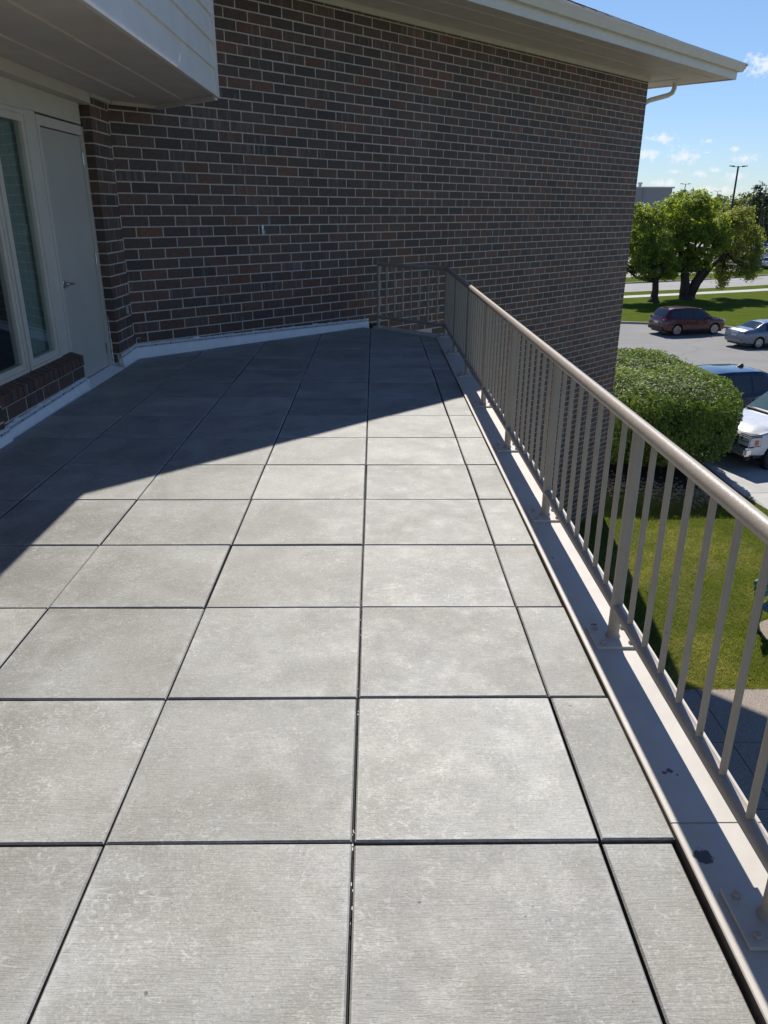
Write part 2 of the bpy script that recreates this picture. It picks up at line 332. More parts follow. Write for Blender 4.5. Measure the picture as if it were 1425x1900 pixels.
meta(mobj('parking_lot', V, F, M_asph, smooth=True), label='worn grey asphalt parking lot sloping away from the building', kind='structure')
lawn = slab_ground('lawn', [(1.06, 7.38), (9.3, 7.30), (9.2, 11), (8.75, 14.2), (8.55, 15.6), (8.0, 16.2), (7.6, 16.9), (4.6, 22.5), (1.06, 22.5)], GZ-.2, LZ, M_lawn, 'green lawn with dry patches')
slab_ground('hedge_bed', [(4.7, 14.4), (5.6, 15.8), (6.6, 16.2), (7.3, 14.7), (8.2, 15.4), (8.6, 16.6), (8.5, 22.2), (3.9, 22.2)], LZ-.02, LZ+.012, M_mulch, 'dark soil bed under the hedge')
# concrete walk beside the hedge, in cast slabs
mbk = MB(); walkp = empty('sidewalk', (9.5, 14, LZ), kind='structure')
for i in range(9):
    y0 = 5.0+i*1.45; y1 = y0+1.435
    xl = lambda y: 8.78+max(0, (10-y))*.08-(.17 if y > 15 else 0)
    mb = MB(); mb.prism([(xl(y0), y0), (11.6, y0+.2), (11.6, y1+.2), (xl(y1), y1)], GZ-.1, LZ+.018+.002*(i % 2)); mb.obj('concrete_slab', M_conc, walkp)
# exposed aggregate pad below the terrace
pad = empty('aggregate_walk', (4, 5, LZ), kind='structure')
for i in range(4):
    for j in range(5):
        x0, x1 = 1.10+i*1.13, 1.10+(i+1)*1.13-.012; y1, y0 = 7.37-j*1.135, 7.37-(j+1)*1.135+.012
        mb = MB(); mb.prism([(x0, y0), (x1+.0, y0), (x1, y1), (x0, y1)], LZ-.15, LZ+.012); mb.obj('aggregate_slab', M_agg, pad)
# far lawn, sidewalk, street
K = 1.168
def KP(x, y): return (.0542+(x-.0542)*K, -1.449+(y+1.449)*K)
e1 = Vector((math.cos(R(23)), math.sin(R(23)), 0)); e2 = Vector((-e1.y, e1.x, 0)); O = Vector((20.5, 60.6, 0))
def strip(d0, d1, t0=-90, t1=130):
    P = [O+e1*t0+e2*d0, O+e1*t1+e2*d0, O+e1*t1+e2*d1, O+e1*t0+e2*d1]; return [(p.x, p.y) for p in P]
def bend(d, t):
    p = O+e1*t+e2*(d+max(0, (t-8))**2*.006); q_ = KP(p.x, p.y); return Vector((q_[0], q_[1], 0))
def bstrip(name, d0, d1, z0, z1, mat, label=None):
    ts = [-90, -40, -10, 0, 6, 10, 14, 18, 24, 32, 44, 60, 80]; mb = MB(); L = []
    for t in ts:
        a, b = bend(d0, t), bend(d1, t); L += [(a.x, a.y, z0), (b.x, b.y, z0), (b.x, b.y, z1), (a.x, a.y, z1)]
    F = []
    for i in range(len(ts)-1):
        for j in range(4): F.append((i*4+j, i*4+(j+1) % 4, (i+1)*4+(j+1) % 4, (i+1)*4+j))
    mb.add(L, F); return meta(mb.obj(name, mat), label=label, kind='structure')
GZ_NEAR = GZ; GZ = -5.85; FZ = GZ+.13
far_lawn = [(-30, 48.5), (8, 45.6), (14.8, 44.6), (17.8, 44.0), (19.6, 43.3), (20.9, 42.1), (22.6, 40.6), (30, 37.5), (60, 30), (100, 60)]
far_lawn = [KP(*p) for p in far_lawn]
q0 = [bend(-2.2, t) for t in (60, 44, 32, 24, 14, 6, 0, -40)]
slab_ground('far_lawn', far_lawn+[(p.x, p.y) for p in q0], GZ-.1, FZ, M_lawn2, 'bright green lawn beyond the parking lot')
mb = MB()
for i in range(len(far_lawn)-2):
    a, b = Vector((*far_lawn[i], 0)), Vector((*far_lawn[i+1], 0)); d = (b-a).normalized(); n = Vector((d.y, -d.x, 0))
    L = (b-a).length; mb.box((0, 0, GZ-.1), (L, -.16, FZ+.004+.001*(i % 2)), ax=(d, n*-1, Vector((0, 0, 1))), o=(a.x, a.y, 0))
meta(mb.obj('parking_curb', M_curb), label='curb between the parking lot and the lawn', kind='structure')
bstrip('far_sidewalk', -2.2, -.9, GZ-.1, FZ+.006, M_conc, 'pale sidewalk beside the street')
bstrip('verge', -.9, 1.3, GZ-.1, FZ+.002, M_lawn2, 'grass verge along the street')
bstrip('street_curb', 1.3, 1.46, GZ-.1, FZ+.012, M_curb)
bstrip('street', 1.46, 8.2, GZ-.1, GZ+.012, M_road, 'pale street beyond the lawn')
bstrip('street_curb', 8.2, 8.36, GZ-.1, FZ+.012, M_curb)
bstrip('far_verge', 8.36, 12.6, GZ-.1, FZ+.008, M_lawn2, 'grass verge on the far side of the street')
bstrip('far_verge_curb', 12.6, 12.8, GZ-.1, FZ+.012, M_curb)
bstrip('far_parking_lot', 12.8, 90, GZ-.1, GZ+.008, M_road, 'wide shopping centre parking lot')
bstrip('far_bank', 90, 260, GZ-.1, GZ+.05, M_lawn2, 'grass bank beyond the far parking lot')

# ================================================================== TERRACE DECK
deck = empty('terrace_deck', (-.7, 3.5, 0), kind='structure', label='terrace floor of square concrete pavers')
PX_, PY_ = 0.6128, 0.5985
S2 = math.sqrt(.5)
EDGE_L = -2.392; WALLC = 8.93          # y - x < WALLC along the slanted wall flashing
ENDC = 8.735                            # x + y < ENDC at the end coping
def clip(poly, a, b, c):                # keep a*x+b*y <= c
    outp = []
    for i in range(len(poly)):
        p, q_ = poly[i], poly[(i+1) % len(poly)]; fp, fq = a*p[0]+b*p[1]-c, a*q_[0]+b*q_[1]-c
        if fp <= 0: outp.append(p)
        if (fp < 0 < fq) or (fq < 0 < fp):
            s_ = fp/(fp-fq); outp.append((p[0]+(q_[0]-p[0])*s_, p[1]+(q_[1]-p[1])*s_))
    return outp
def area(p): return .5*sum(p[i][0]*p[(i+1) % len(p)][1]-p[(i+1) % len(p)][0]*p[i][1] for i in range(len(p)))
def clean(poly, eps=.004):
    r = []
    for p in poly:
        if not r or math.hypot(p[0]-r[-1][0], p[1]-r[-1][1]) > eps: r.append(p)
    if len(r) > 2 and math.hypot(r[0][0]-r[-1][0], r[0][1]-r[-1][1]) < eps: r.pop()
    return r
def inset(poly, d):
    n = len(poly); L = []
    for i in range(n):
        p, q_ = Vector((*poly[i], 0)), Vector((*poly[(i+1) % n], 0)); t_ = (q_-p).normalized(); nn = Vector((-t_.y, t_.x, 0)); L.append((p+nn*d, t_))
    r = []
    for i in range(n):
        p1, t1 = L[i-1]; p2, t2 = L[i]; den = t1.x*t2.y-t1.y*t2.x
        if abs(den) < 1e-6: r.append((p2.x, p2.y)); continue
        s_ = ((p2.x-p1.x)*t2.y-(p2.y-p1.y)*t2.x)/den; r.append((p1.x+t1.x*s_, p1.y+t1.y*s_))
    return r
G2 = .0036
for j in range(-5, 15):
    for i in range(-4, 2):
        x0, x1 = i*PX_+G2, (i+1)*PX_-G2; y0, y1 = j*PY_+G2, (j+1)*PY_-G2
        jx = rnd.gauss(0, .0012); jy = rnd.gauss(0, .0010); rot = rnd.gauss(0, .0009)
        if i == 1: x1 = .8005 if j >= 0 else .789
        cxy = ((x0+x1)/2, (y0+y1)/2); P = []
        for x, y in ((x0, y0), (x1, y0), (x1, y1), (x0, y1)):
            dx, dy = x-cxy[0], y-cxy[1]; P.append((x-dy*rot+jx, y+dx*rot+jy))
        P = clip(P, -1, 0, -EDGE_L); P = clip(P, -1, 1, WALLC) if P else P; P = clip(P, 1, 1, ENDC) if P else P
        if i == 1 and P: P = clip(P, 1, 0, .8015)
        P = clean(P) if P else P
        if len(P) < 3 or abs(area(P)) < .004: continue
        Q = inset(P, .0042); zt = rnd.gauss(0, .0011)-(.004 if (i == 1 and j < 0) else 0); tx = rnd.gauss(0, .0016); ty = rnd.gauss(0, .0016)
        if area(Q) <= 0: continue
        n = len(P); zz = lambda p, h: zt+h+(p[0]-cxy[0])*tx+(p[1]-cxy[1])*ty
        V = [(*p, -.05) for p in P]+[(*p, zz(p, -.0045)) for p in P]+[(*p, zz(p, 0)) for p in Q]
        F = [tuple(range(2*n, 3*n))]+[(k, (k+1) % n, n+(k+1) % n, n+k) for k in range(n)]+[(n+k, n+(k+1) % n, 2*n+(k+1) % n, 2*n+k) for k in range(n)]
        mobj('paver_slab', V, F, None, deck, mats=[M_slab, M_slabside], midx=[0]+[1]*n+[0]*n)
mb = MB(); mb.prism([(-2.5, -3.2), (.83, -3.2), (.83, 7.9), (-.05, 8.78), (-.1, 9.0), (-2.5, 6.6)], -.12, -.052); mb.obj('membrane', M_dark, deck)
# bits of pale grit in the middle joint
mb = MB()
for k in range(22):
    y = rnd.choice([1.15, .55, -.05, -.12, 2.2, 1.1])+rnd.uniform(-.12, .16); s_ = rnd.uniform(.0012, .0032)
    mb.box((0, 0, 0), (s_, s_*rnd.uniform(1, 4), s_*.7), o=(rnd.uniform(-.0035, .002), y, -.010))
meta(mb.obj('joint_grit', M_caulk, deck), kind='stuff', label='pale grit caught in the middle joint')

# coping
cop = empty('terrace_coping', (.92, 3.5, 0), kind='structure', label='beige painted metal coping along the terrace edge')
CT = .012
prof = [(-.116, -.07), (-.116, CT-.003), (-.1135, CT), (.1135, CT), (.116, CT-.003), (.116, -.11)]
def cop_piece(y0, y1, lift=0):
    mb = MB(); mb.sweep([(a, z+lift) for a, z in prof], [((.919, y0, 0), (1, 0, 0)), ((.919, y1, 0), (1, 0, 0))])
    mb.f.append(tuple(range(len(prof)))); mb.f.append(tuple(reversed(range(len(prof), 2*len(prof)))))
    o = mobj('coping_sheet', mb.v, mb.f, None, cop, mats=[M_coping, M_copside], midx=[1]+[0]*(len(mb.f)-1)); return o
seams = [-3.2, .044, 2.388, 4.75, 7.06]
for k in range(4): cop_piece(seams[k]+.0015, seams[k+1]-.0015, .0015*(k % 2))
# last piece mitred into the end run
mb = MB(); poly = [(.801, 7.062), (1.037, 7.062), (1.037, 8.02), (.17, 8.887), (.02, 8.737), (.801, 7.956)]
n = len(poly); Q = inset(poly, .006)
mb.add([(*p, -.1) for p in poly]+[(*p, .006) for p in poly]+[(*p, CT) for p in Q], [tuple(range(2*n, 3*n))]+[(k, (k+1) % n, n+(k+1) % n, n+k) for k in range(n)]+[(n+k, n+(k+1) % n, 2*n+(k+1) % n, 2*n+k) for k in range(n)])
mb.obj('coping_sheet', M_coping, cop)

# ================================================================== OFFICE BUILDING
bld = empty('office_building', (-2.4, 6.6, GZ), label='brown brick office building with beige eaves and a slanted wall', cat='building')
UZ = Vector((0, 0, 1)); D45 = Vector((S2, S2, 0)); N45 = Vector((S2, -S2, 0)); A45 = Vector((-2.43, 6.56, 0)); L45 = 10.42
CH, BL = .1030, .3025; JT = .0115
allb = []       # (origin, udir, ndir, u0, w, z0, h, depth, tone)
TONES = [(.128, .078, .060), (.104, .072, .060), (.086, .066, .058), (.140, .078, .057), (.096, .070, .062), (.112, .080, .068), (.072, .058, .053), (.150, .076, .050)]
def tone(rr, red=0):
    w = [3, 4, 5, 1.4+red, 4, 3.5, 4, .8+red]; c = rr.choices(TONES, w)[0]; g = rr.uniform(.76, 1.04); return (c[0]*g*1.12, c[1]*g*.94, c[2]*g*.80, rr.random())
rb = random.Random(21)
def courses(origin, ud, nd, length, ztop, zbot, phase, zref=1.384, keep=None, depth=.03, red=0, single=False):
    k0 = math.floor((zbot-zref)/CH); k1 = math.ceil((ztop-zref)/CH)
    for k in range(k0, k1):
        z0 = zref+k*CH+JT/2; z1 = zref+(k+1)*CH-JT/2
        z0 = max(z0, zbot); z1 = min(z1, ztop)
        if z1-z0 < .012: continue
        if single: allb.append((origin, ud, nd, .0, length, z0, z1-z0, depth, tone(rb, red))); continue
        off = phase+(BL/2 if k % 2 else 0); u = off-BL*math.ceil(off/BL)
        while u < length:
            a, b = max(u+JT/2, 0), min(u+BL-JT/2, length)
            if b-a > .02 and (keep is None or keep((a+b)/2, (z0+z1)/2)): allb.append((origin, ud, nd, a, b-a, z0, z1-z0, depth, tone(rb, red)))
            u += BL
# slanted wall (mortar bed is a solid body 3 mm.. recessed behind the brick faces)
def wallbody(name, origin, ud, nd, length, z0, z1, th):
    mb = MB(); mb.box((0, -th, z0), (length, -.0022, z1), ax=(ud, nd, UZ), o=origin); return mb.obj(name, M_mortar, bld)
EAVE = 3.61
wallbody('wall', A45, D45, N45, L45, -4.85, EAVE, .28)
courses(A45, D45, N45, L45, EAVE-.004, -4.75, .155, keep=lambda u, z: z > -.12 if u < 4.6 else z > -4.8, red=.6)
# pier beside the door
PIERX = -2.43; PY0 = 6.065
wallbody('wall', Vector((PIERX, PY0, 0)), Vector((0, 1, 0)), Vector((1, 0, 0)), .62, -.1, 2.36, .3)
courses(Vector((PIERX, PY0, 0)), Vector((0, 1, 0)), Vector((1, 0, 0)), .495, 2.36, .09, -.03, zref=1.371)
courses(Vector((PIERX-.096, PY0-.0045, 0)), Vector((1, 0, 0)), Vector((0, -1, 0)), .0945, 2.36, .05, .06, zref=1.371, single=True)
# pier at the left image edge
P2 = 3.50
wallbody('wall', Vector((-2.405, -3.4, 0)), Vector((0, 1, 0)), Vector((1, 0, 0)), P2+3.4, -.1, 2.4, .3)
courses(Vector((-2.405, -3.4, 0)), Vector((0, 1, 0)), Vector((1, 0, 0)), P2+3.4, 2.36, .07, .1, keep=lambda u, z: u > 4.5, zref=1.371)
courses(Vector((-2.505, P2+.0045, 0)), Vector((1, 0, 0)), Vector((0, 1, 0)), .0985, 2.36, .05, .06, zref=1.371, single=True)
# low wall under the window with a soldier sill
wallbody('low_wall', Vector((-2.432, P2+.002, 0)), Vector((0, 1, 0)), Vector((1, 0, 0)), 5.088-P2-.002, -.1, .205, .14)
courses(Vector((-2.432, P2+.004, 0)), Vector((0, 1, 0)), Vector((1, 0, 0)), 5.088-P2-.004, .206, .04, .12, zref=.104)
courses(Vector((-2.53, 5.0925, 0)), Vector((1, 0, 0)), Vector((0, 1, 0)), .098, .206, .04, .03, zref=.104, single=True)
mb = MB(); mb.box((-2.56, P2+.004, .2045), (-2.44, 5.083, .272)); mb.obj('sill_bed', M_mortar, bld)
y = P2+.012
while y < 5.08:
    w = .082; V = [(-2.545, y, .215), (-2.418, y, .215), (-2.418, y+w, .215), (-2.545, y+w, .215), (-2.545, y, .333), (-2.418, y, .292), (-2.418, y+w, .292), (-2.545, y+w, .333)]
    dz = rb.uniform(-.002, .002); V = [(a+dz, b, c_) for a, b, c_ in V]
    o = mobj('sill_brick', V, [(0, 3, 2, 1), (4, 5, 6, 7), (0, 1, 5, 4), (1, 2, 6, 5), (2, 3, 7, 6), (3, 0, 4, 7)], M_brick, bld); o.color = tone(rb, .3); y += .0925
# choose the 300 largest visible bricks
def proj(p):
    d = Vector(p)-CAMPOS; z = d.dot(fwd); return 712.5+FPX*d.dot(rgt)/z, 950-FPX*d.dot(upv)/z, z
sc_ = []
for idx, (o, ud, nd, a, w, z0, h, dp, tn) in enumerate(allb):
    x, y, z = proj(o+ud*(a+w/2)+UZ*(z0+h/2)); ok = -5 < x < 1300 and -5 < y < 900
    if x < 402 and y < 185 and x > 215: ok = False
    if x < 215 and y < 172: ok = False
    q1 = proj(o+ud*a+UZ*z0); q2 = proj(o+ud*(a+w)+UZ*(z0+h)); ar = abs(q1[0]-q2[0])*abs(q1[1]-q2[1])
    if not ok: ar *= .01
    sc_.append((ar, idx))
sc_.sort(reverse=True); big_ = set(i for _, i in sc_[:300]); cache = {}
BV = []; BF = []; BT = []
def brick_geo(w, h, dp, b=.0025):
    V = [(-w/2, -dp, -h/2), (w/2, -dp, -h/2), (w/2, -dp, h/2), (-w/2, -dp, h/2), (-w/2, -b, -h/2), (w/2, -b, -h/2), (w/2, -b, h/2), (-w/2, -b, h/2),
         (-w/2+b, 0, -h/2+b), (w/2-b, 0, -h/2+b), (w/2-b, 0, h/2-b), (-w/2+b, 0, h/2-b)]
    F = [(8, 9, 10, 11), (0, 1, 5, 4), (1, 2, 6, 5), (2, 3, 7, 6), (3, 0, 4, 7), (4, 5, 9, 8), (5, 6, 10, 9), (6, 7, 11, 10), (7, 4, 8, 11)]
    return V, F
for idx, (o, ud, nd, a, w, z0, h, dp, tn) in enumerate(allb):
    dp2 = dp if w > .11 else .02
    proud = rb.uniform(-.0012, .0012); ctr = o+ud*(a+w/2)+UZ*(z0+h/2)+nd*proud
    V, F = brick_geo(w, h, dp2)
    if idx in big_:
        key = (round(w, 3), round(h, 3), dp2)
        if key not in cache:
            me = bpy.data.meshes.new('brick'); me.from_pydata(V, [], F); me.materials.append(M_brick); cache[key] = me
        ob = bpy.data.objects.new('brick', cache[key]); COL.objects.link(ob); ob.parent = bld; ob.matrix_parent_inverse = Matrix.Translation(-WL[bld.name])
        mm = Matrix.Identity(4)
        for r_ in range(3): mm[r_][0] = ud[r_]; mm[r_][1] = nd[r_]; mm[r_][2] = UZ[r_]; mm[r_][3] = ctr[r_]
        if ud.cross(nd).z < 0:      # keep a proper rotation: flip the run direction
            for r_ in range(3): mm[r_][0] = -ud[r_]
        ob.matrix_basis = mm; ob.color = tn
    else:
        b0 = len(BV)
        for x, y, z in V: BV.append(tuple(ctr+ud*x+nd*y+UZ*z))
        BF += [tuple(i+b0 for i in f) for f in F]; BT += [tn]*sum(len(f) for f in F)
bo = mobj('bricks_far', BV, BF, M_brickj, bld, center=False); bo.name = 'brick_field'; bo['kind'] = 'stuff'; WL['brick_field'] = Vector((0, 0, 0))
ca = bo.data.color_attributes.new('tone', 'FLOAT_COLOR', 'CORNER'); ca.data.foreach_set('color', np.array(BT, dtype=np.float32).ravel())

# building mass behind the walls (not seen, keeps light out)
mb = MB()
E45 = A45+D45*L45; back = -N45
pl = [(-2.9, -3.4), (-2.9, 6.5), ]
mb.prism([tuple((A45-N45*.29+D45*.02)[:2]), tuple((E45-N45*.29-D45*.003)[:2]), tuple((E45-N45*11-D45*.003)[:2]), tuple((A45-N45*11)[:2])][::-1], -4.8, EAVE-.05)
mb.obj('wall_core', M_mortar, bld)
mb = MB(); mb.prism([(-7, -4.4), (1.035, -4.4), (1.035, 7.99), (.16, 8.88), (-2.2, 6.6), (-7, 6.6)], -4.8, -.125); mb.obj('lower_storey', M_mortar, bld)
mb = MB(); mb.prism([(-7, -4.4), (-4.6, -4.4), (-4.6, 7.2), (-7, 7.2)], -.1, 4.0); mb.obj('inner_wall', M_int, bld)
mb = MB(); mb.box((-4.6, -4.4, -.12), (-2.6, 7.0, .02)); mb.obj('inner_floor', M_int, bld)
mb = MB(); mb.box((-4.59, 5.1, .03), (-2.72, 7.0, 2.33)); mb.obj('inner_partition', M_int, bld)

# porch soffit box with lap siding (left)
SX, SY, SZ = -1.335, 6.20, 2.385
corner = Vector((SX, SY, 0)); wallpt = Vector((SX, SY, 0))-N45*0     # return runs square to the slanted wall
dist = ((SY-SX)-8.99)/math.sqrt(2)*-1
wp = corner+Vector((-S2, S2, 0))*(dist-.004)
mb = MB(); mb.prism([(-3.6, -4), (SX-.012, -4), (SX-.012, SY-.01), (wp.x-.01, wp.y-.012), (-2.5, 6.47), (-3.6, 6.47)], SZ, SZ+.02); mb.obj('porch_soffit', M_soffit, bld)
mb = MB(); mb.box((-2.135, -4, SZ-.012), (-2.095, 6.28, SZ+.001)); mb.box((-1.745, -4, SZ-.010), (-1.705, 6.45, SZ+.001)); mb.obj('soffit_batten', M_soffit, bld)
mb = MB(); mb.box((-2.62, -4, 2.30), (-2.41, PY0-.03, SZ-.002)); mb.obj('header_trim', M_beige, bld)
mb = MB(); mb.box((-2.62, PY0-.028, 2.352), (-2.395, 6.58, SZ-.002)); mb.box((0.03, -.0, 2.352), (.50, .03, SZ-.002), ax=(D45, N45, UZ), o=A45); mb.obj('frieze_board', M_beige, bld)
top = 3.80
mb = MB(); mb.prism([(-2.9, -4), (SX-.03, -4), (SX-.03, SY-.02), (wp.x-.02, wp.y-.02), (-2.4, 6.45), (-2.9, 6.45)], SZ+.03, top); mb.obj('box_core', M_siding, bld)
sid = mobj('siding_backing', [(SX-.028, -4, SZ), (SX-.028, SY-.02, SZ), (SX-.028, SY-.02, top), (SX-.028, -4, top)], [(0, 1, 2, 3)], M_siding, bld)
z = SZ+.004; k = 0
while z < top:
    z1 = z+.2; mb = MB()
    V = []
    for y_ in (-4, SY-.014): V += [(SX-.026, y_, z), (SX, y_, z), (SX-.018, y_, z1+.004), (SX-.026, y_, z1+.004)]
    mb.add(V, [(0, 1, 2, 3), (7, 6, 5, 4), (1, 5, 6, 2), (0, 4, 5, 1), (2, 6, 7, 3)]); mb.obj('siding_board', M_siding, bld); z = z1
mb = MB(); mb.box((SX-.04, SY-.015, SZ-.02), (SX+.016, SY+.012, top)); mb.obj('corner_trim', M_siding, bld)
mb = MB(); mb.box((SX-.02, -4, SZ-.016), (SX+.012, SY-.016, SZ+.003)); mb.obj('drip_edge', M_siding, bld)
mb = MB(); dR = Vector((-S2, S2, 0)); nR = Vector((S2, S2, 0))
mb.box((.02, -.02, SZ-.035), (dist-.006, .012, top), ax=(dR, nR, UZ), o=corner); mb.obj('return_board', M_siding, bld)

# main eave : soffit, fascia, gutter, roof
SO = 3.635
def P45(u, n, z): return A45+D45*u+N45*n+UZ*z
FD = 1.10; GO = 1.225; UE = L45+1.10
mb = MB(); a0 = -0.2
poly = [P45(a0, .0, 0), P45(a0, FD, 0), P45(UE, FD, 0), P45(UE, -9, 0), P45(L45, -9, 0), P45(L45, 0, 0)]
mb.prism([(p.x, p.y) for p in poly], SO, SO+.02); mb.obj('eave_soffit', M_soffit, bld)
mb = MB()
for n0 in (.40, .80): mb.box((a0, n0, SO-.006), (L45+n0, n0+.028, SO+.001), ax=(D45, N45, UZ), o=A45)
mb.box((L45+.40, -8, SO-.0065), (L45+.428, .40, SO+.001), ax=(D45, N45, UZ), o=A45)
mb.obj('soffit_strip', M_soffit, bld)
mb = MB(); mb.box((a0, .002, SO-.062), (L45+.02, .026, SO-.0005), ax=(D45, N45, UZ), o=A45); mb.box((L45+.002, -8, SO-.063), (L45+.024, -.0, SO-.0005), ax=(D45, N45, UZ), o=A45); mb.obj('frieze_board', M_beige, bld)
mb = MB(); mb.box((a0, FD-.02, SO-.018), (UE+.002, FD+.004, SO+.215), ax=(D45, N45, UZ), o=A45)
mb.box((UE-.02, -9, SO-.018), (UE+.004, FD-.022, SO+.215), ax=(D45, N45, UZ), o=A45); mb.obj('fascia_board', M_gutter, bld)
gp = [(.005, .10), (.005, .02), (.03, .0), (.075, .0), (.088, .03), (.105, .055), (.112, .085), (.128, .10), (.128, .125), (.118, .125), (.118, .105), (.10, .095), (.085, .06), (.07, .02), (.01, .02), (.01, .12)]
def gutter(pts_dirs, name):
    mb = MB(); mb.sweep([(a, SO+.105+b) for a, b in gp], pts_dirs); mb.f.append(tuple(range(len(gp)))); mb.f.append(tuple(reversed(range(len(mb.v)-len(gp), len(mb.v))))); return mb.obj(name, M_gutter, bld, ang=40)
gutter([(P45(.53, FD, 0), N45), (P45(UE, FD, 0), N45+D45), (P45(UE, -9, 0), D45)], 'gutter')
gutter([((SX+.012, -4, 0), (1, 0, 0)), ((SX+.012, SY-.12, 0), (1, 0, 0))], 'gutter')
# hip roof
RS = .42
def Rf(u, n, zc): return P45(u, n, SO+.225+zc)
inn = 6.0
h = inn*RS
c0 = Rf(a0-3, FD+.03, 0); c1 = Rf(UE+.03, FD+.03, 0); c2 = Rf(UE+.03-inn, FD+.03-inn, h); c3 = Rf(a0-3, FD+.03-inn, h); c4 = Rf(UE+.03, -9, 0); c5 = Rf(UE+.03-inn, -9, h)
roof = mobj('roof', [c0, c1, c2, c3, c4, c5, c0-UZ*.02, c1-UZ*.02, c4-UZ*.02], [(0, 1, 2, 3), (1, 4, 5, 2), (6, 7, 1, 0), (7, 8, 4, 1)], simple('roof_deck', (.06, .05, .045), .9), bld)
M_shing = simple('asphalt_shingle', (.115, .095, .085), .95, var=.45, nscale=9, bump=.6, bscale=120)
mb = MB(); rs = random.Random(5); nrm = (N45*RS+UZ).normalized(); up_ = (UZ*RS-N45).normalized()
for rrow in range(12):
    s0 = rrow*.14
    u = 2.0+rs.uniform(0, .2)
    while u < UE+.03-s0*.95:
        w = rs.uniform(.16, .34); e_ = rs.uniform(0, .012); u1 = min(u+w-.006, UE+.035-s0*.95)
        if u1-u > .03: mb.box((u, s0-.012-e_, .002), (u1, s0+.15, .009+rs.uniform(0, .006)), ax=(D45, up_, nrm), o=Rf(0, FD+.03, 0)-A45*0)
        u += w
mb.v = [tuple(v_) for v_ in mb.v]
meta(mb.obj('shingle', M_shing, bld), kind='stuff')
mb = MB(); hipd = (c2-c1); 
for k in range(26):
    a = c1+hipd*(k*.22/hipd.length); b = c1+hipd*((k+1.25)*.22/hipd.length); 
    for sgn in (1, -1):
        sd = (N45 if sgn > 0 else D45); dn = (sd-UZ*RS).normalized()*.13
        mb.add([a+UZ*.012, b+UZ*.004, b+dn+UZ*.004, a+dn+UZ*.012, a+UZ*.022, b+UZ*.016, b+dn+UZ*.016, a+dn+UZ*.022], [(4, 5, 6, 7), (0, 1, 5, 4), (2, 3, 7, 6), (3, 0, 4, 7), (1, 2, 6, 5)])
mb.obj('hip_cap', M_shing, bld)
# porch roof edge over the box
mb = MB(); mb.prism([(-4, -4), (SX+.03, -4), (SX+.03, SY+.02), (wp.x, wp.y-.01), (-4, 6.9)], SO+.215, SO+.235); mb.obj('porch_roof_edge', M_shing, bld)
# downspout elbow under the eave, behind the corner
p0 = Vector((5.60, 14.47, SO+.0)); mb = MB(); pe = Vector((4.98, 14.42, SO-.42))
pts = [p0, p0-UZ*.09, p0-UZ*.16+Vector((-.03, -.005, 0)), p0-UZ*.2+Vector((-.10, -.012, 0)), Vector((5.12, 14.36, SO-.30)), Vector((5.03, 14.35, SO-.36)), Vector((5.0, 14.35, SO-.5)), Vector((5.0, 14.35, -4.6))]
mb.tube(pts, .043, 10); mb.obj('downspout', M_gutter, bld, ang=50)

# window wall
WX = -2.52
mb = MB(); mb.box((WX-.05, P2+.004, 2.135), (WX+.004, PY0-.03, 2.298)); mb.obj('header_panel', M_beige, bld)
mb = MB(); mb.box((WX-.05, 4.862, .30), (WX+.002, 5.052, 2.133)); mb.obj('jamb_panel', M_frame, bld)
win = empty('window', (WX, 4.2, .3)); win.parent = bld; win.matrix_parent_inverse = Matrix.Translation(-WL[bld.name])
def wframe(y0, y1, z0, z1, t=.055, dx=0, name='frame'):
    mb = MB(); X0, X1 = WX-.045+dx, WX+.012+dx
    mb.box((X0, y0, z0), (X1, y0+t, z1)); mb.box((X0, y1-t, z0), (X1, y1, z1)); mb.box((X0+.0005, y0+t, z0), (X1-.001, y1-t, z0+t)); mb.box((X0+.0005, y0+t, z1-t), (X1-.001, y1-t, z1)); return mb.obj(name, M_frame, win)
def pane(y0, y1, z0, z1, X=WX-.02):
    mb = MB(); mb.box((X-.004, y0, z0), (X, y1, z1)); return mb.obj('pane', M_glass, win)
wframe(P2+.006, 4.235, .312, 2.12, .035, name='outer_frame'); wframe(4.262, 4.86, .312, 2.12, .03, name='outer_frame')
wframe(P2+.041, 4.2, .348, 2.084, .042, -.008, 'sash_frame'); wframe(4.293, 4.829, .343, 2.089, .05, -.008, 'sash_frame')
mb = MB(); mb.box((WX-.04, 4.236, .306), (WX-.004, 4.261, 2.13)); mb.obj('mullion', M_frame, win)
mb = MB(); mb.box((WX-.05, P2+.004, .288), (WX+.03, 4.9, .311)); mb.obj('window_sill', M_frame, win)
mb = MB(); mb.box((WX-.05, P2+.004, 2.121), (WX+.02, 4.861, 2.134)); mb.obj('window_head', M_frame, win)
pane(P2+.083, 4.158, .39, 2.042); pane(4.343, 4.779, .393, 2.039)
V = []; F = []; nn_ = 60
for i in range(nn_+1):
    y = 4.27+i*.58/nn_; x = WX-.085+.014*math.sin(i*1.15)+.008*math.sin(i*2.7); V += [(x, y, .33), (x, y, 2.1)]
    if i: F.append((2*i-2, 2*i, 2*i+1, 2*i-1))
mobj('curtain', V, F, M_curtain, win, smooth=True)
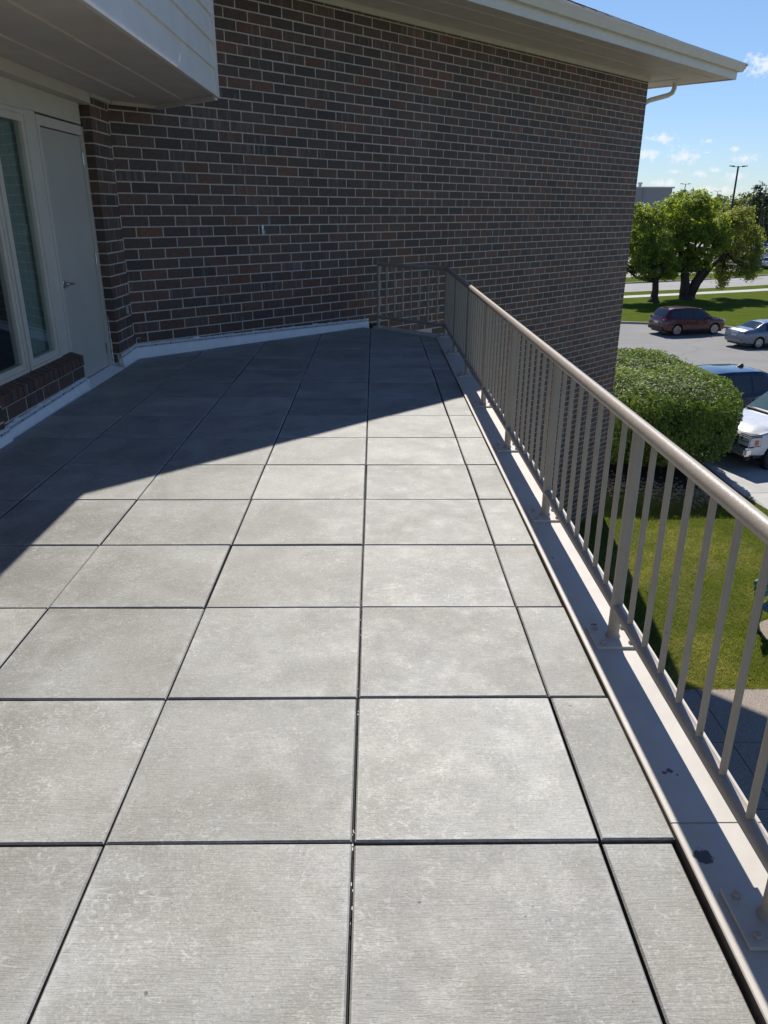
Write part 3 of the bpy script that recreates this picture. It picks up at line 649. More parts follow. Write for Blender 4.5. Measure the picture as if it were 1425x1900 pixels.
# door
DX = -2.535
mb = MB(); mb.box((DX-.06, 5.054, .02), (DX+.022, 5.108, 2.118)); mb.box((DX-.06, 6.008, .02), (DX+.022, 6.0655, 2.118)); mb.box((DX-.0595, 5.108, 2.046), (DX+.021, 6.008, 2.118)); mb.obj('door_frame', M_frame, bld)
door = empty('door', (DX, 5.56, .03)); door.parent = bld; door.matrix_parent_inverse = Matrix.Translation(-WL[bld.name])
mb = MB(); mb.box((DX-.045, 5.114, .032), (DX, 6.002, 2.038)); mb.obj('door_leaf', M_door, door)
mb = MB(); mb.box((DX-.06, 5.06, .0), (DX+.02, 6.055, .022)); mb.obj('threshold', M_bar, bld)
mb = MB(); mb.box((DX-.07, 5.106, .02), (DX-.05, 6.01, 2.05)); mb.obj('door_stop', M_black, bld)
def disc(mb, c, ax, r, th, n=20):
    c = Vector(c); ax = Vector(ax); mb.tube([c, c+ax*th*.7, c+ax*th], [r, r, r*.8], n)
mb = MB(); hz = .865; disc(mb, (DX, 5.175, hz), (1, 0, 0), .034, .012); disc(mb, (DX+.012, 5.175, hz), (1, 0, 0), .019, .035)
mb.tube([(DX+.052, 5.165, hz), (DX+.054, 5.20, hz), (DX+.052, 5.25, hz-.002), (DX+.046, 5.295, hz-.004)], [.011, .0105, .009, .007], 12); mb.obj('lever_handle', M_steel, door, ang=40)
for z in (.2, 1.02, 1.86):
    mb = MB(); mb.tube([(DX+.010, 6.006, z-.05), (DX+.010, 6.006, z+.05)], .0075, 10); mb.box((DX-.001, 5.97, z-.048), (DX+.003, 6.0, z+.048)); mb.obj('hinge', M_steel, door, ang=40)

# white flashing with termination bar, screws and ragged sealant
def flashing(p, q_, nd, zt0, zt1, seed, capend=False):
    p, q_, nd = Vector(p), Vector(q_), Vector(nd); L = (q_-p).length; d = (q_-p).normalized(); rr = random.Random(seed); n = max(6, int(L/.012))
    H = lambda t: zt0+(zt1-zt0)*t
    mb = MB()
    for i in range(0, 24):
        pass
    m_ = 24; P_ = []
    for i in range(m_+1):
        t_ = i/m_; b = p+d*L*t_; w_ = .0015*math.sin(i*2.1+seed)
        P_ += [b+nd*(.034+w_)+UZ*-.03, b+nd*(.026+w_)+UZ*.012, b+nd*(.013+w_*.5)+UZ*(H(t_)-.035), b+nd*.011+UZ*H(t_), b+nd*.0+UZ*(H(t_)+.001)]
    F = []
    for i in range(m_):
        for j in range(4): F.append((i*5+j, (i+1)*5+j, (i+1)*5+j+1, i*5+j+1))
    F += [(0, 1, 2, 3, 4), tuple(reversed([m_*5+k for k in range(5)]))]
    root = mobj('flashing', P_, F, M_white_mem, bld)
    mb = MB()
    V = []
    for t_ in (0, 1):
        b = p+d*L*t_; z = H(t_); V += [b+nd*.012+UZ*(z-.026), b+nd*.0165+UZ*(z-.026), b+nd*.0165+UZ*(z-.004), b+nd*.012+UZ*(z-.004)]
    mb.add(V, [(0, 1, 2, 3), (7, 6, 5, 4), (0, 4, 5, 1), (1, 5, 6, 2), (2, 6, 7, 3), (3, 7, 4, 0)]); mb.obj('termination_bar', M_bar, root)
    x = .05
    while x < L-.02:
        t_ = x/L; b = p+d*x+UZ*(H(t_)-.0145)+nd*.0165; mb = MB(); disc(mb, b, nd, .0062, .004, 8); mb.obj('screw', M_dark, root); x += .19+rr.uniform(-.02, .02)
    # sealant
    V = []; F = []
    ph = rr.uniform(0, 9)
    for i in range(n+1):
        t_ = i/n; b = p+d*L*t_; z = H(t_); top_ = .007+.020*max(0, mnoise.noise(Vector((i*.09, seed, 0))))+.010*max(0, mnoise.noise(Vector((i*.31, seed+4, 0))))
        lo = .005+.004*mnoise.noise(Vector((i*.22, seed+8, 0)))
        V += [b+nd*.0165+UZ*(z-lo-.003), b+nd*.020+UZ*(z-.001), b+nd*.0115+UZ*(z+top_*.55), b+nd*.0006+UZ*(z+top_)]
        if i:
            for j in range(3): F.append(((i-1)*4+j, i*4+j, i*4+j+1, (i-1)*4+j+1))
    mobj('sealant_bead', V, F, M_seal, root, smooth=True)
flashing((-2.405, -3.2, 0), (-2.405, P2+.02, 0), (1, 0, 0), .085, .085, 1)
flashing((-2.432, P2+.02, 0), (-2.432, 5.06, 0), (1, 0, 0), .082, .105, 2)
fl = P45(6.0/1.0, 0, 0)
flashing((PIERX, PY0+.01, 0), (PIERX, 6.565, 0), (1, 0, 0), .115, .135, 3)
Lf = (Vector((-.035, 8.955, 0))-A45).length
flashing(A45+D45*.0, A45+D45*Lf, N45, .135, .092, 4)
mb = MB(); mb.box((-2.46, 5.062, -.03), (-2.398, 5.092, .095)); mb.obj('flashing_end', M_white_mem, bld)
mb = MB(); V = [(-2.53, 5.07, .022), (-2.40, 5.09, -.02), (-2.40, 6.07, -.02), (-2.53, 6.06, .022), (-2.53, 5.07, .026), (-2.395, 5.09, -.004), (-2.395, 6.07, -.004), (-2.53, 6.06, .026)]
mb.add(V, [(4, 5, 6, 7), (0, 1, 5, 4), (1, 2, 6, 5), (2, 3, 7, 6)]); mb.obj('threshold_flashing', M_white_mem, bld)
mb = MB(); rs = random.Random(9); pts = []; rad = []
for i in range(26):
    z = .02+i*.019; pts.append((DX+.03+.004*rs.random(), 6.062, z)); rad.append(max(.0015, (.011-.0003*i)*rs.uniform(.6, 1.2)))
mb.tube(pts, rad, 7); mb.obj('sealant_bead', M_seal, bld, smooth=True)
mb = MB(); mb.tube([(-2.425, 6.072, -.02), (-2.432, 6.066, .03), (-2.44, 6.062, .08), (-2.452, 6.06, .13)], [.024, .022, .018, .008], 9); mb.obj('corner_sealant', M_caulk, bld, smooth=True)
mb = MB(); pts = [A45+D45*.02+N45*.006+UZ*.13, A45+D45*.015+N45*.006+UZ*.19, A45+D45*.03+N45*.006+UZ*.205, A45+D45*.075+N45*.005+UZ*.202]
mb.tube(pts, [.006, .004, .004, .002], 6); mb.obj('sealant_bead', M_seal, bld, smooth=True)
# dark box filling the gap at the end of the flashing near the rail
mb = MB(); mb.box((Lf+.01, .001, -.03), (Lf+.12, .05, .022), ax=(D45, N45, UZ), o=A45); mb.obj('end_gap', M_dark, bld)

# small things on the walls
hk = empty('wall_hook', (-1.215, 7.775, 1.2), label='small white hook screwed to the slanted brick wall', cat='hook')
hp = Vector((-1.215, 7.775, 1.235))
mb = MB(); mb.box((-.012, .0, -.052), (.012, .008, .052), ax=(D45, N45, UZ), o=hp); mb.obj('back_plate', M_white_mem, hk)
mb = MB(); mb.tube([hp+N45*.008+UZ*.0, hp+N45*.03-UZ*.012, hp+N45*.036-UZ*.032+D45*.004, hp+N45*.022-UZ*.046+D45*.005, hp+N45*.012-UZ*.034+D45*.004], .0045, 8); mb.obj('hook_arm', M_white_mem, hk, smooth=True)
mb = MB(); mb.box((-2.433, 6.405, .468), (-2.420, 6.447, .55)); mb.box((-2.42, 6.41, .475), (-2.416, 6.442, .543))
meta(mb.obj('conduit_cover', M_bar), label='small grey cover plate low on the brick pier by the door', cat='cover plate')

# ================================================================== RAILING
RX, RZT, RZB = .914, .803, .142
rail = empty('terrace_railing', (RX, 3.5, CT), label='beige painted steel railing with round bars along the terrace edge', cat='railing')
CY = 7.99; EX, EY = .105, 8.80
post_y = [.936+1.1757*k for k in range(-2, 6)]; endp = [(RX, CY), (EX, EY)]
mb = MB(); mb.tube([(RX, -3.0, RZT), (RX, 2, RZT), (RX, 5, RZT), (RX, CY-.06, RZT), (RX-.012, CY-.012, RZT), (RX-.05, CY+.045, RZT), ((RX+EX)/2, (CY+EY)/2, RZT), (EX-.0, EY, RZT)], .0240, 20); mb.obj('top_rail', M_rail, rail, ang=50)
mb = MB(); mb.tube([(RX, -3.0, RZB), (RX, 2, RZB), (RX, CY-.02, RZB)], .0205, 16); mb.obj('bottom_rail', M_rail, rail, ang=50)
dE = (Vector((EX, EY, 0))-Vector((RX, CY, 0))); LE = dE.length; dE.normalize()
mb = MB(); mb.tube([Vector((RX, CY, RZB))+dE*.02, Vector((EX, EY, RZB))-dE*.015], .0205, 16); mb.obj('bottom_rail', M_rail, rail, ang=50)
def tubeobj(name, p, q_, r, n=12):
    mb = MB(); mb.tube([p, q_], r, n); return mb.obj(name, M_rail, rail, ang=50)
bars = [( RX, CY), (EX, EY)]+[(RX, y) for y in post_y if y < CY-.3]
for (x, y) in bars:
    tubeobj('post', (x, y, CT), (x, y, RZT-.01), .0205, 16)
    if (x, y) == (EX, EY):
        ax = (dE, Vector((-dE.y, dE.x, 0)), UZ)
    else: ax = (Vector((1, 0, 0)), Vector((0, 1, 0)), UZ)
    mb = MB(); mb.box((-.076, -.075, CT+.001), (.072, .075, CT+.012), ax=ax, o=(x, y, 0))
    if (x, y) == (EX, EY): mb = MB(); mb.box((-.05, -.05, CT+.001), (.05, .05, CT+.010), ax=ax, o=(x, y, 0))
    pl_ = mb.obj('base_plate', M_coping, rail)
    for sx_, sy_ in ((-1, -1), (-1, 1), (1, -1), (1, 1)):
        c_ = Vector((x, y, CT+.012))+ax[0]*(sx_*.05)+ax[1]*(sy_*.052)
        if (x, y) == (EX, EY): continue
        mb = MB(); disc(mb, c_, (0, 0, 1), .0095, .010, 6); mb.obj('bolt', M_rail, pl_)
    mb = MB(); mb.tube([(x, y, CT+.010), (x, y, CT+.02), (x, y, CT+.024)], [.028, .0235, .0208], 16, cap=False); mb.obj('weld', M_rail, rail, smooth=True)
allp = sorted([y for y in post_y])+[CY]
pk = None
for a, b in zip(allp[:-1], allp[1:]):
    nb = 7
    for k in range(1, nb+1):
        y = a+(b-a)*k/(nb+1)
        if pk is None:
            pk = tubeobj('baluster', (RX, y, RZB+.012), (RX, y, RZT-.018), .0098, 12); pz = WL[pk.name].z
        else:
            o = bpy.data.objects.new('baluster', pk.data); link(o, rail, (RX, y, pz))
for k in range(1, 8):
    p = Vector((RX, CY, 0))+dE*(LE*k/8); o = bpy.data.objects.new('baluster', pk.data); link(o, rail, (p.x, p.y, pz))

# ================================================================== VEGETATION
def leaves(name, centers, normals, size, mat, parent, seed, shade=None, aspect=.55, up=0.0, fold=.25):
    r = np.random.default_rng(seed); n = len(centers); nr = normals+r.normal(0, .55, (n, 3)); nr[:, 2] += up; nr /= np.linalg.norm(nr, axis=1)[:, None]+1e-9
    a = np.cross(nr, r.normal(0, 1, (n, 3))); a /= np.linalg.norm(a, axis=1)[:, None]+1e-9; b = np.cross(nr, a)
    s = size*r.uniform(.6, 1.35, (n, 1)); 
    v = np.empty((n, 4, 3)); v[:, 0] = centers-a*s; v[:, 1] = centers-b*s*aspect+nr*s*fold*r.uniform(-1, 1, (n, 1)); v[:, 2] = centers+a*s; v[:, 3] = centers+b*s*aspect+nr*s*fold*r.uniform(-1, 1, (n, 1))
    me = bpy.data.meshes.new(name); c0 = centers.mean(0); v = v-c0
    me.vertices.add(n*4); me.vertices.foreach_set('co', v.reshape(-1)); me.loops.add(n*4); me.loops.foreach_set('vertex_index', np.arange(n*4, dtype=np.int32))
    me.polygons.add(n); me.polygons.foreach_set('loop_start', np.arange(0, n*4, 4, dtype=np.int32)); me.polygons.foreach_set('loop_total', np.full(n, 4, dtype=np.int32))
    me.materials.append(mat); me.update(); me.validate()
    at = me.attributes.new('shade', 'FLOAT', 'FACE'); sh = r.uniform(0, 1, n) if shade is None else np.clip(shade+r.normal(0, .22, n), 0, 1)
    at.data.foreach_set('value', sh.astype(np.float32))
    o = bpy.data.objects.new(name, me); return link(o, parent, tuple(c0))
def blob_points(blobs, n, seed, shell=.55, clump=0):
    r = np.random.default_rng(seed); vol = np.array([b[1][0]*b[1][1]*b[1][2] for b in blobs])**.75; k = r.choice(len(blobs), n, p=vol/vol.sum())
    d = r.normal(0, 1, (n, 3)); d /= np.linalg.norm(d, axis=1)[:, None]; rad = 1-(1-shell)*r.random(n)**1.6
    C = np.array([b[0] for b in blobs])[k]; Rr = np.array([b[1] for b in blobs])[k]
    return C+d*Rr*rad[:, None], d, k
def clumpy(blobs, nclump, per, rc, seed, shell=.5):
    C, d, k = blob_points(blobs, nclump, seed, shell); r = np.random.default_rng(seed+1)
    off = r.normal(0, 1, (nclump, per, 3)); off /= np.linalg.norm(off, axis=2)[:, :, None]; rr = rc*r.uniform(.6, 1.4, (nclump, 1, 1)); off2 = off*r.random((nclump, per, 1))**.45*rr
    P = (C[:, None, :]+off2*np.array([1, 1, .7])).reshape(-1, 3); Nn = (off*.7+d[:, None, :]*.5).reshape(-1, 3)
    sh = np.repeat(r.uniform(.1, .9, nclump), per); return P, Nn, sh
def branchy(mb, base, tips, r0_, seed, mid=.5):
    rr = random.Random(seed)
    for tp, w in tips:
        b = Vector(base); tp = Vector(tp); n = 6; pts = []
        for i in range(n+1):
            t_ = i/n; p = b.lerp(tp, t_); p += Vector((rr.uniform(-1, 1), rr.uniform(-1, 1), rr.uniform(-.5, .5)))*(tp-b).length*.05*math.sin(math.pi*t_); p.z += (tp-b).length*.10*math.sin(math.pi*t_)*-.6; pts.append(p)
        mb.tube(pts, [r0_*w*(1-.78*i/n) for i in range(n+1)], 8)
def tree(name, base, trunks, blobs, nclump, per, rc, ls, mat, label, cat, group, seed, shell=.45, extra=0):
    t_ = empty(name, base, label=label, cat=cat, group=group); base = Vector(base); mb = MB()
    rr = random.Random(seed)
    for pts, r_ in trunks:
        mb.tube([base+Vector(p) for p in pts], r_, 12)
        fork = base+Vector(pts[-1]); near = sorted(blobs, key=lambda b: (Vector(b[0])-fork).length)[:5]
        for b in near:
            tp = Vector(b[0])+Vector((0, 0, b[1][2]*.2)); branchy(mb, fork-(fork-base).normalized()*.1, [(tp, 1)], r_[-1]*.8, rr.random())
            for q_ in range(3): branchy(mb, fork.lerp(tp, .55), [(tp+Vector((rr.uniform(-1, 1)*b[1][0]*.7, rr.uniform(-1, 1)*b[1][1]*.7, rr.uniform(-.3, .8)*b[1][2])), 1)], r_[-1]*.4, rr.random())
    # root flare
    mb.tube([base+Vector((0, 0, -.15)), base+Vector((0, 0, .1)), base+Vector((0, 0, .4))], [trunks[0][1][0]*1.9, trunks[0][1][0]*1.4, trunks[0][1][0]], 12)
    mb.obj('trunk', M_bark, t_, smooth=True)
    P, Nn, sh = clumpy([(tuple(b[0]), b[1]) for b in blobs], nclump, per, rc, seed, shell)
    leaves('crown', P, Nn, ls, mat, t_, seed+5, sh, up=.35); return t_

TG = 'broad trees on the lawn beyond the parking lot'
def B(x, y, z, rx, ry, rz): return ((x, y, GZ+z), (rx, ry, rz))
# left tree, single trunk
FZ2 = -5.72
def BB(L, Y, dy=1.05, seed=1):
    rr = random.Random(seed); k = (Y+1.449)/(67.987+1.449)
    return [((.0542+(x-.0542)*k, Y+rr.uniform(-.6, .6), 1.454+(z-1.454)*k), (a*k, max(a, b)*dy, b*k)) for x, z, a, b in L]
tree('shade_tree', (23.55, 64.51, FZ2), [([(0, 0, 0), (.05, 0, .9), (-.05, .0, 1.8)], [.34, .27, .25]), ([(-.05, 0, 1.7), (-.6, .1, 2.6)], [.19, .14]), ([(0, 0, 1.7), (.7, .1, 2.8)], [.19, .13])],
     BB([(22.92, 0.17, 1.07, 1.27), (23.96, 1.03, 1.27, 1.07), (22.97, -2.02, 0.98, 1.37), (24.29, -1.36, 1.47, 1.86), (25.68, -2.91, 0.88, 1.27), (23.61, -3.16, 1.27, 0.98), (22.32, 1.24, 0.68, 0.78), (21.6, -1.0, 1.0, 1.3), (21.5, -3.3, .7, .7)], 65.0, seed=3),
     540, 34, .38, .105, M_leafA, 'smaller broad tree with a single short forked trunk by the brick wall corner', 'tree', TG, 31)
tree('shade_tree', (27.1, 66.6, FZ2), [([(-.15, 0, 0), (-.25, 0, 1.3), (-.5, .0, 2.6)], [.46, .38, .28]), ([(.15, 0, .2), (.6, .0, 1.4), (1.3, .1, 2.6)], [.34, .34, .26]), ([(-.5, 0, 2.5), (-.3, .1, 4.4)], [.22, .15])],
     BB([(25.72, 1.68, 1.27, 1.07), (27.75, 1.9, 1.27, 0.98), (26.86, 0.18, 1.66, 1.47), (25.6, -0.69, 1.27, 1.47), (28.23, -1.12, 1.47, 1.76), (28.88, 0.62, 1.17, 1.17), (26.79, -2.46, 1.47, 1.47), (28.11, -3.0, 1.27, .9), (27.66, 2.49, 0.68, 0.59), (29.56, -0.68, 0.98, 1.27), (26.01, -3.5, 0.7, 0.6)], 67.0, seed=4),
     760, 34, .40, .11, M_leafA, 'tall bright green tree with a dark double trunk, middle of the lawn trees', 'tree', TG, 47)
tree('shade_tree', (27.75, 67.1, FZ2), [([(0, 0, 0.1), (.5, .1, 1.3), (1.5, .2, 2.7), (2.6, .2, 3.9)], [.24, .22, .18, .14])],
     BB([(30.35, 0.19, 1.17, 1.27), (31.66, 0.63, 1.17, 1.17), (32.83, -0.67, 0.98, 1.17), (31.15, -1.78, 1.47, 1.47), (32.92, -2.44, 0.98, 1.27), (30.4, -2.89, 1.07, 1.0), (32.18, -3.3, 1.17, 0.8), (33.21, -3.8, 0.6, 0.5), (30.75, -4.1, 0.6, 0.7), (30.55, -4.8, 0.36, 0.42), (33.51, -1.77, 0.49, 0.68)], 68.0, seed=5),
     620, 26, .46, .10, M_leafB, 'loose olive green tree with drooping lower branches, rightmost of the lawn trees', 'tree', TG, 58, shell=.25)

# hedge: clipped block with rounded top
hx0, hx1, hy0, hy1, hzt = 4.3, 9.0, 15.35, 22.3, -2.4
hedge = empty('hedge', (6.6, 18.5, LZ), label='large clipped hedge with rounded top at the corner of the brick wall', cat='hedge')
r_ = np.random.default_rng(5); n = 150000
cxh, cyh, czh = (hx0+hx1)/2, (hy0+hy1)/2, -3.33; ax_, ay_, az_ = (hx1-hx0)/2, (hy1-hy0)/2, 1.0
d = r_.normal(0, 1, (n, 3)); d[:, 2] = d[:, 2]*.8
pw = 5.0; nrmv = (np.abs(d[:, 0])**pw+np.abs(d[:, 1])**pw+np.abs(d[:, 2])**pw)**(1/pw); d = d/nrmv[:, None]
depth = 1-.16*r_.random(n)**1.5
P = np.stack([cxh+d[:, 0]*ax_*depth, cyh+d[:, 1]*ay_*depth, czh+d[:, 2]*az_*depth], 1)
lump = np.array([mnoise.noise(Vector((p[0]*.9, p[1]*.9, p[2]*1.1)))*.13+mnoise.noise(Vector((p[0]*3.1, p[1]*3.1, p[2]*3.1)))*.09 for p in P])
Nn = np.stack([np.sign(d[:, 0])*np.abs(d[:, 0])**3.6, np.sign(d[:, 1])*np.abs(d[:, 1])**3.6, np.sign(d[:, 2])*np.abs(d[:, 2])**3.6], 1); Nn /= np.linalg.norm(Nn, axis=1)[:, None]
P += Nn*lump[:, None]; P[:, 0] += np.clip(-(P[:, 2]+2.9), 0, 2)*-.30*np.clip((P[:, 0]-6.5)/2.5, 0, 1)
low = P[:, 2] < -3.9; hollow = np.array([mnoise.noise(Vector((p[0]*2.3+7, p[1]*2.3, p[2]*2.6))) for p in P]); keep = ~(low & (r_.random(n) < .5)) & ~((hollow > .22) & (r_.random(n) < .6)); P, Nn = P[keep], Nn[keep]; P[:, 2] = np.maximum(P[:, 2], -4.58)
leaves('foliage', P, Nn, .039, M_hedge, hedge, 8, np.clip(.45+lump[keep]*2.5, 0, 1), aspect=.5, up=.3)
ns_ = 330; idx_ = r_.choice(len(P), ns_, replace=False); SP = []; SN = []
for q_ in idx_:
    if P[q_][2] < -3.2: continue
    dv = Nn[q_]*.6+np.array([0, 0, .7])+r_.normal(0, .3, 3); dv /= np.linalg.norm(dv); L_ = r_.uniform(.05, .2)
    for t_ in np.linspace(0, 1, 9): SP.append(P[q_]+dv*L_*t_+r_.normal(0, .012, 3)); SN.append(r_.normal(0, 1, 3))
leaves('shoots', np.array(SP), np.array(SN), .030, M_hedge, hedge, 9, np.full(len(SP), .8), aspect=.45, up=.2)
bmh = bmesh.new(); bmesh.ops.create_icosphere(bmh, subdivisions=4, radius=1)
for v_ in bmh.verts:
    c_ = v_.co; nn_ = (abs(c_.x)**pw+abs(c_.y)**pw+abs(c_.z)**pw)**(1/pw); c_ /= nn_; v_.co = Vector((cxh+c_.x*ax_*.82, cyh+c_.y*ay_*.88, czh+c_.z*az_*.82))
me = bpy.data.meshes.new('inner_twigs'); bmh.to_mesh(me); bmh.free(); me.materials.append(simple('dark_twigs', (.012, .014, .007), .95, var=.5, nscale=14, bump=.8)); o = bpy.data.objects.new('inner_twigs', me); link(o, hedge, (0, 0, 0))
mb = MB(); rs = random.Random(4)
for k in range(34):
    x, y = rs.uniform(hx0+.6, hx1-.6), rs.uniform(hy0+.5, hy1-1); mb.tube([(x, y, LZ-.05), (x+rs.uniform(-.1, .1), y+rs.uniform(-.1, .1), -4.2), (x+rs.uniform(-.3, .3), y+rs.uniform(-.3, .3), -3.5)], [.035, .03, .02], 6)
mb.obj('stem', M_bark, hedge)

# river rocks in the bed, one mesh
mb = MB(); rs = random.Random(12)
for k in range(1000):
    u = rs.random(); x = 5.3+u*3.1; y = 14.95+rs.gauss(0, .42)+(.9*(1-u))-.1*u; s_ = rs.uniform(.012, .034)
    if x > 8.35: continue
    V = []; 
    for zz_, rr_ in ((0, .8), (.45, 1), (.8, .5)):
        for q_ in range(6): w = q_*math.pi/3+rs.uniform(-.25, .25); V.append((x+math.cos(w)*s_*rr_*1.25, y+math.sin(w)*s_*rr_, LZ+.01+zz_*s_*.9))
    mb.add(V, [(12, 13, 14, 15, 16, 17)]+[(a*6+b, a*6+(b+1) % 6, (a+1)*6+(b+1) % 6, (a+1)*6+b) for a in (0, 1) for b in range(6)])
meta(mb.obj('river_rocks', M_rock, None, smooth=True), label='pale river rocks scattered along the edge of the hedge bed', kind='stuff')

# short lawn blades
n = 260000; r_ = np.random.default_rng(77); X = r_.uniform(3.3, 9.2, n); Y = 7.36+(16.3-7.36)*r_.random(n)**1.25
ok = ~((Y > 15.2+.2*np.sin(X*2)) & (X > 5.5)) & (X < 8.78+np.clip(10-Y, 0, 5)*.08-.02) & (Y < 15.9); X, Y = X[ok], Y[ok]; n = len(X)
hgt = r_.uniform(.018, .05, n); an = r_.uniform(0, 2*np.pi, n); wd = r_.uniform(.003, .006, n); lean = r_.normal(0, .018, (n, 2))
v = np.empty((n, 3, 3)); ca_, sa_ = np.cos(an), np.sin(an)
v[:, 0] = np.stack([X-ca_*wd, Y-sa_*wd, np.full(n, LZ-.003)], 1); v[:, 1] = np.stack([X+ca_*wd, Y+sa_*wd, np.full(n, LZ-.003)], 1); v[:, 2] = np.stack([X+lean[:, 0], Y+lean[:, 1], LZ+hgt], 1)
me = bpy.data.meshes.new('grass'); me.vertices.add(n*3); me.vertices.foreach_set('co', v.reshape(-1)); me.loops.add(n*3); me.loops.foreach_set('vertex_index', np.arange(n*3, dtype=np.int32))
me.polygons.add(n); me.polygons.foreach_set('loop_start', np.arange(0, n*3, 3, dtype=np.int32)); me.polygons.foreach_set('loop_total', np.full(n, 3, dtype=np.int32)); me.materials.append(M_blade); me.update()
at = me.attributes.new('shade', 'FLOAT', 'FACE'); dry_ = np.array([mnoise.noise(Vector((a*.55+3, b*.55, 0)))*.9+mnoise.noise(Vector((a*1.9, b*1.9, 4)))*.55+mnoise.noise(Vector((a*7, b*7, 9)))*.3 for a, b in zip(X, Y)]); dry_ += .25*np.exp(-((X-5.6)**2/1.2+(Y-12.2)**2/2.5))
at.data.foreach_set('value', np.clip(.12+.22*r_.random(n)+.75*np.clip(dry_+.05, 0, .9), 0, 1).astype(np.float32))
go = bpy.data.objects.new('grass', me); link(go); meta(go, label='short grass blades of the near lawn', kind='stuff')

# tree line far away
rs = random.Random(99)
FG = 'trees along the horizon'
far_specs = []
for k in range(30):
    dd = rs.uniform(235, 330); azd = 17.2+k*.31+rs.uniform(-.2, .2); far_specs.append((azd, dd, rs.uniform(10.5, 14.5), 'b'))
for azd, dd, hh_ in ((25.05, 225, 13.6), (24.55, 240, 11), (26.3, 240, 13), (25.6, 232, 12)): far_specs.append((azd, dd, hh_, 'c'))
posw = ['leftmost', 'second']
far_specs.sort(); ORD = ['first', 'second', 'third', 'fourth', 'fifth', 'sixth', 'seventh', 'eighth', 'ninth', 'tenth']+['%dth' % i for i in range(11, 40)]; cnt = {'b': 0, 'c': 0}
for k, (azd, dd, hh_, kd) in enumerate(far_specs):
    cnt[kd] += 1
    x, y = CAMPOS.x+dd*math.sin(R(azd)), CAMPOS.y+dd*math.cos(R(azd)); W = rs.uniform(4.2, 6.5)
    bl = []
    if kd == 'b':
        for q_ in range(6): bl.append(((x+rs.uniform(-.6, .6)*W, y+rs.uniform(-.4, .4)*W, GZ+hh_*rs.uniform(.42, .82)), (W*rs.uniform(.4, .6), W*.5, hh_*rs.uniform(.14, .22))))
        bl.append(((x, y, GZ+hh_*.35), (W*.9, W*.6, hh_*.3)))
    else:
        for q_ in range(6): f_ = q_/5; bl.append(((x, y, GZ+hh_*(.15+.78*f_)), (W*.75*(1-f_*.8), W*.6*(1-f_*.8), hh_*.12)))
    tree('horizon_tree', (x, y, GZ), [([(0, 0, 0), (0, 0, hh_*.5)], [.3, .2])], bl, 170, 16, .9, .34, M_far if kd == 'b' else M_conif,
         ('distant leafy tree on the horizon, %s from the left in its row' if kd == 'b' else 'distant dark conifer on the horizon, %s conifer from the left') % ORD[cnt[kd]-1], 'tree', FG if kd == 'b' else 'dark conifers on the horizon', 200+k, shell=.35)

# ================================================================== FAR BUILDING, POLES
store = empty('warehouse_store', (38, 165, GZ), label='large flat-roofed grey building beyond the trees, beside the brick wall edge', cat='building')
mb = MB(); mb.prism([(8, 148.5), (54.3, 148.5), (57.0, 190), (8, 190)], GZ, 5.15); mb.obj('wall', M_boxstore, store)
mb = MB(); mb.prism([(7.8, 148.2), (54.6, 148.2), (57.3, 190.3), (7.8, 190.3)], 5.16, 5.42); mb.obj('parapet_cap', M_cap, store)
for k in range(7):
    x = 10+k*6.5; mb = MB(); mb.box((x, 148.38, GZ), (x+.12, 148.49, 5.15)); mb.obj('pilaster', M_boxstore, store)
mb = MB(); mb.box((49.3, 152, 5.43), (49.7, 152.6, 5.9)); mb.box((49.2, 151.9, 5.91), (49.8, 152.7, 6.25)); mb.obj('roof_vent', M_cap, store)
def light_pole(px_az, d, h, label, heads=2, r=.11):
    x, y = CAMPOS.x+d*math.sin(R(px_az)), CAMPOS.y+d*math.cos(R(px_az)); t_ = empty('parking_light_pole', (x, y, GZ), label=label, cat='lamp post', group='light poles in the far parking lot')
    mb = MB(); mb.tube([(x, y, GZ), (x, y, GZ+h)], [r, r*.65], 10); mb.obj('pole', M_pole, t_)
    mb = MB(); mb.tube([(x, y, GZ), (x, y, GZ+.7)], [.3, .3], 12); mb.obj('footing', M_conc, t_)
    mb = MB(); mb.box((-.8, -.04, h-.10), (.8, .04, h-.04), o=(x, y, GZ)); mb.obj('arm', M_pole, t_)
    for s_ in (-1, 1):
        mb = MB(); mb.box((s_*.8-.28, -.18, h-.04), (s_*.8+.28, .18, h+.05), o=(x, y, GZ)); mb.obj('lamp_head', M_pole, t_)
light_pole(23.64, 112, 12.4, 'nearest and tallest dark light pole rising behind the lawn trees', r=.16)
light_pole(20.65, 182, 12.4, 'thin light pole between the grey building and the horizon trees', r=.12)
light_pole(25.43, 190, 12.3, 'light pole at the right edge in front of the dark conifers', r=.13)
light_pole(22.66, 250, 12.4, 'small distant light pole seen between the two larger ones', r=.11)

# ================================================================== CARS
def paint(name, c, rough=.28, metal=.3):
    mt = material(name, c, rough, metal); b = mt.node_tree.nodes['Principled BSDF']; b.inputs['Coat Weight'].default_value = 1.0; b.inputs['Coat Roughness'].default_value = .04
    N = NT(mt); f = N.noise(N.coord(), 5, 3); N.rough(N.ramp(f, .3, .7, rough*.85, rough*1.2)); return mt
M_carglass = material('car_glass', (.02, .025, .028), .05, spec=.9)
M_tyre = simple('tyre', (.018, .018, .018), .8); M_trim = simple('black_trim', (.022, .022, .023), .5)
M_chrome = material('chrome', (.82, .82, .82), .22, .75); M_lamp = material('clear_lamp', (.65, .66, .66), .12, spec=.8); M_red = material('red_lamp', (.30, .02, .015), .15, spec=.8)
M_amber = material('amber_lamp', (.6, .16, .03), .2, spec=.8); M_plate = material('plate_white', (.6, .62, .65), .4); M_alloy = material('alloy_wheel', (.55, .55, .55), .3, .8)
M_green_dash = simple('windshield_glass', (.10, .16, .15), .06, spec=.9)
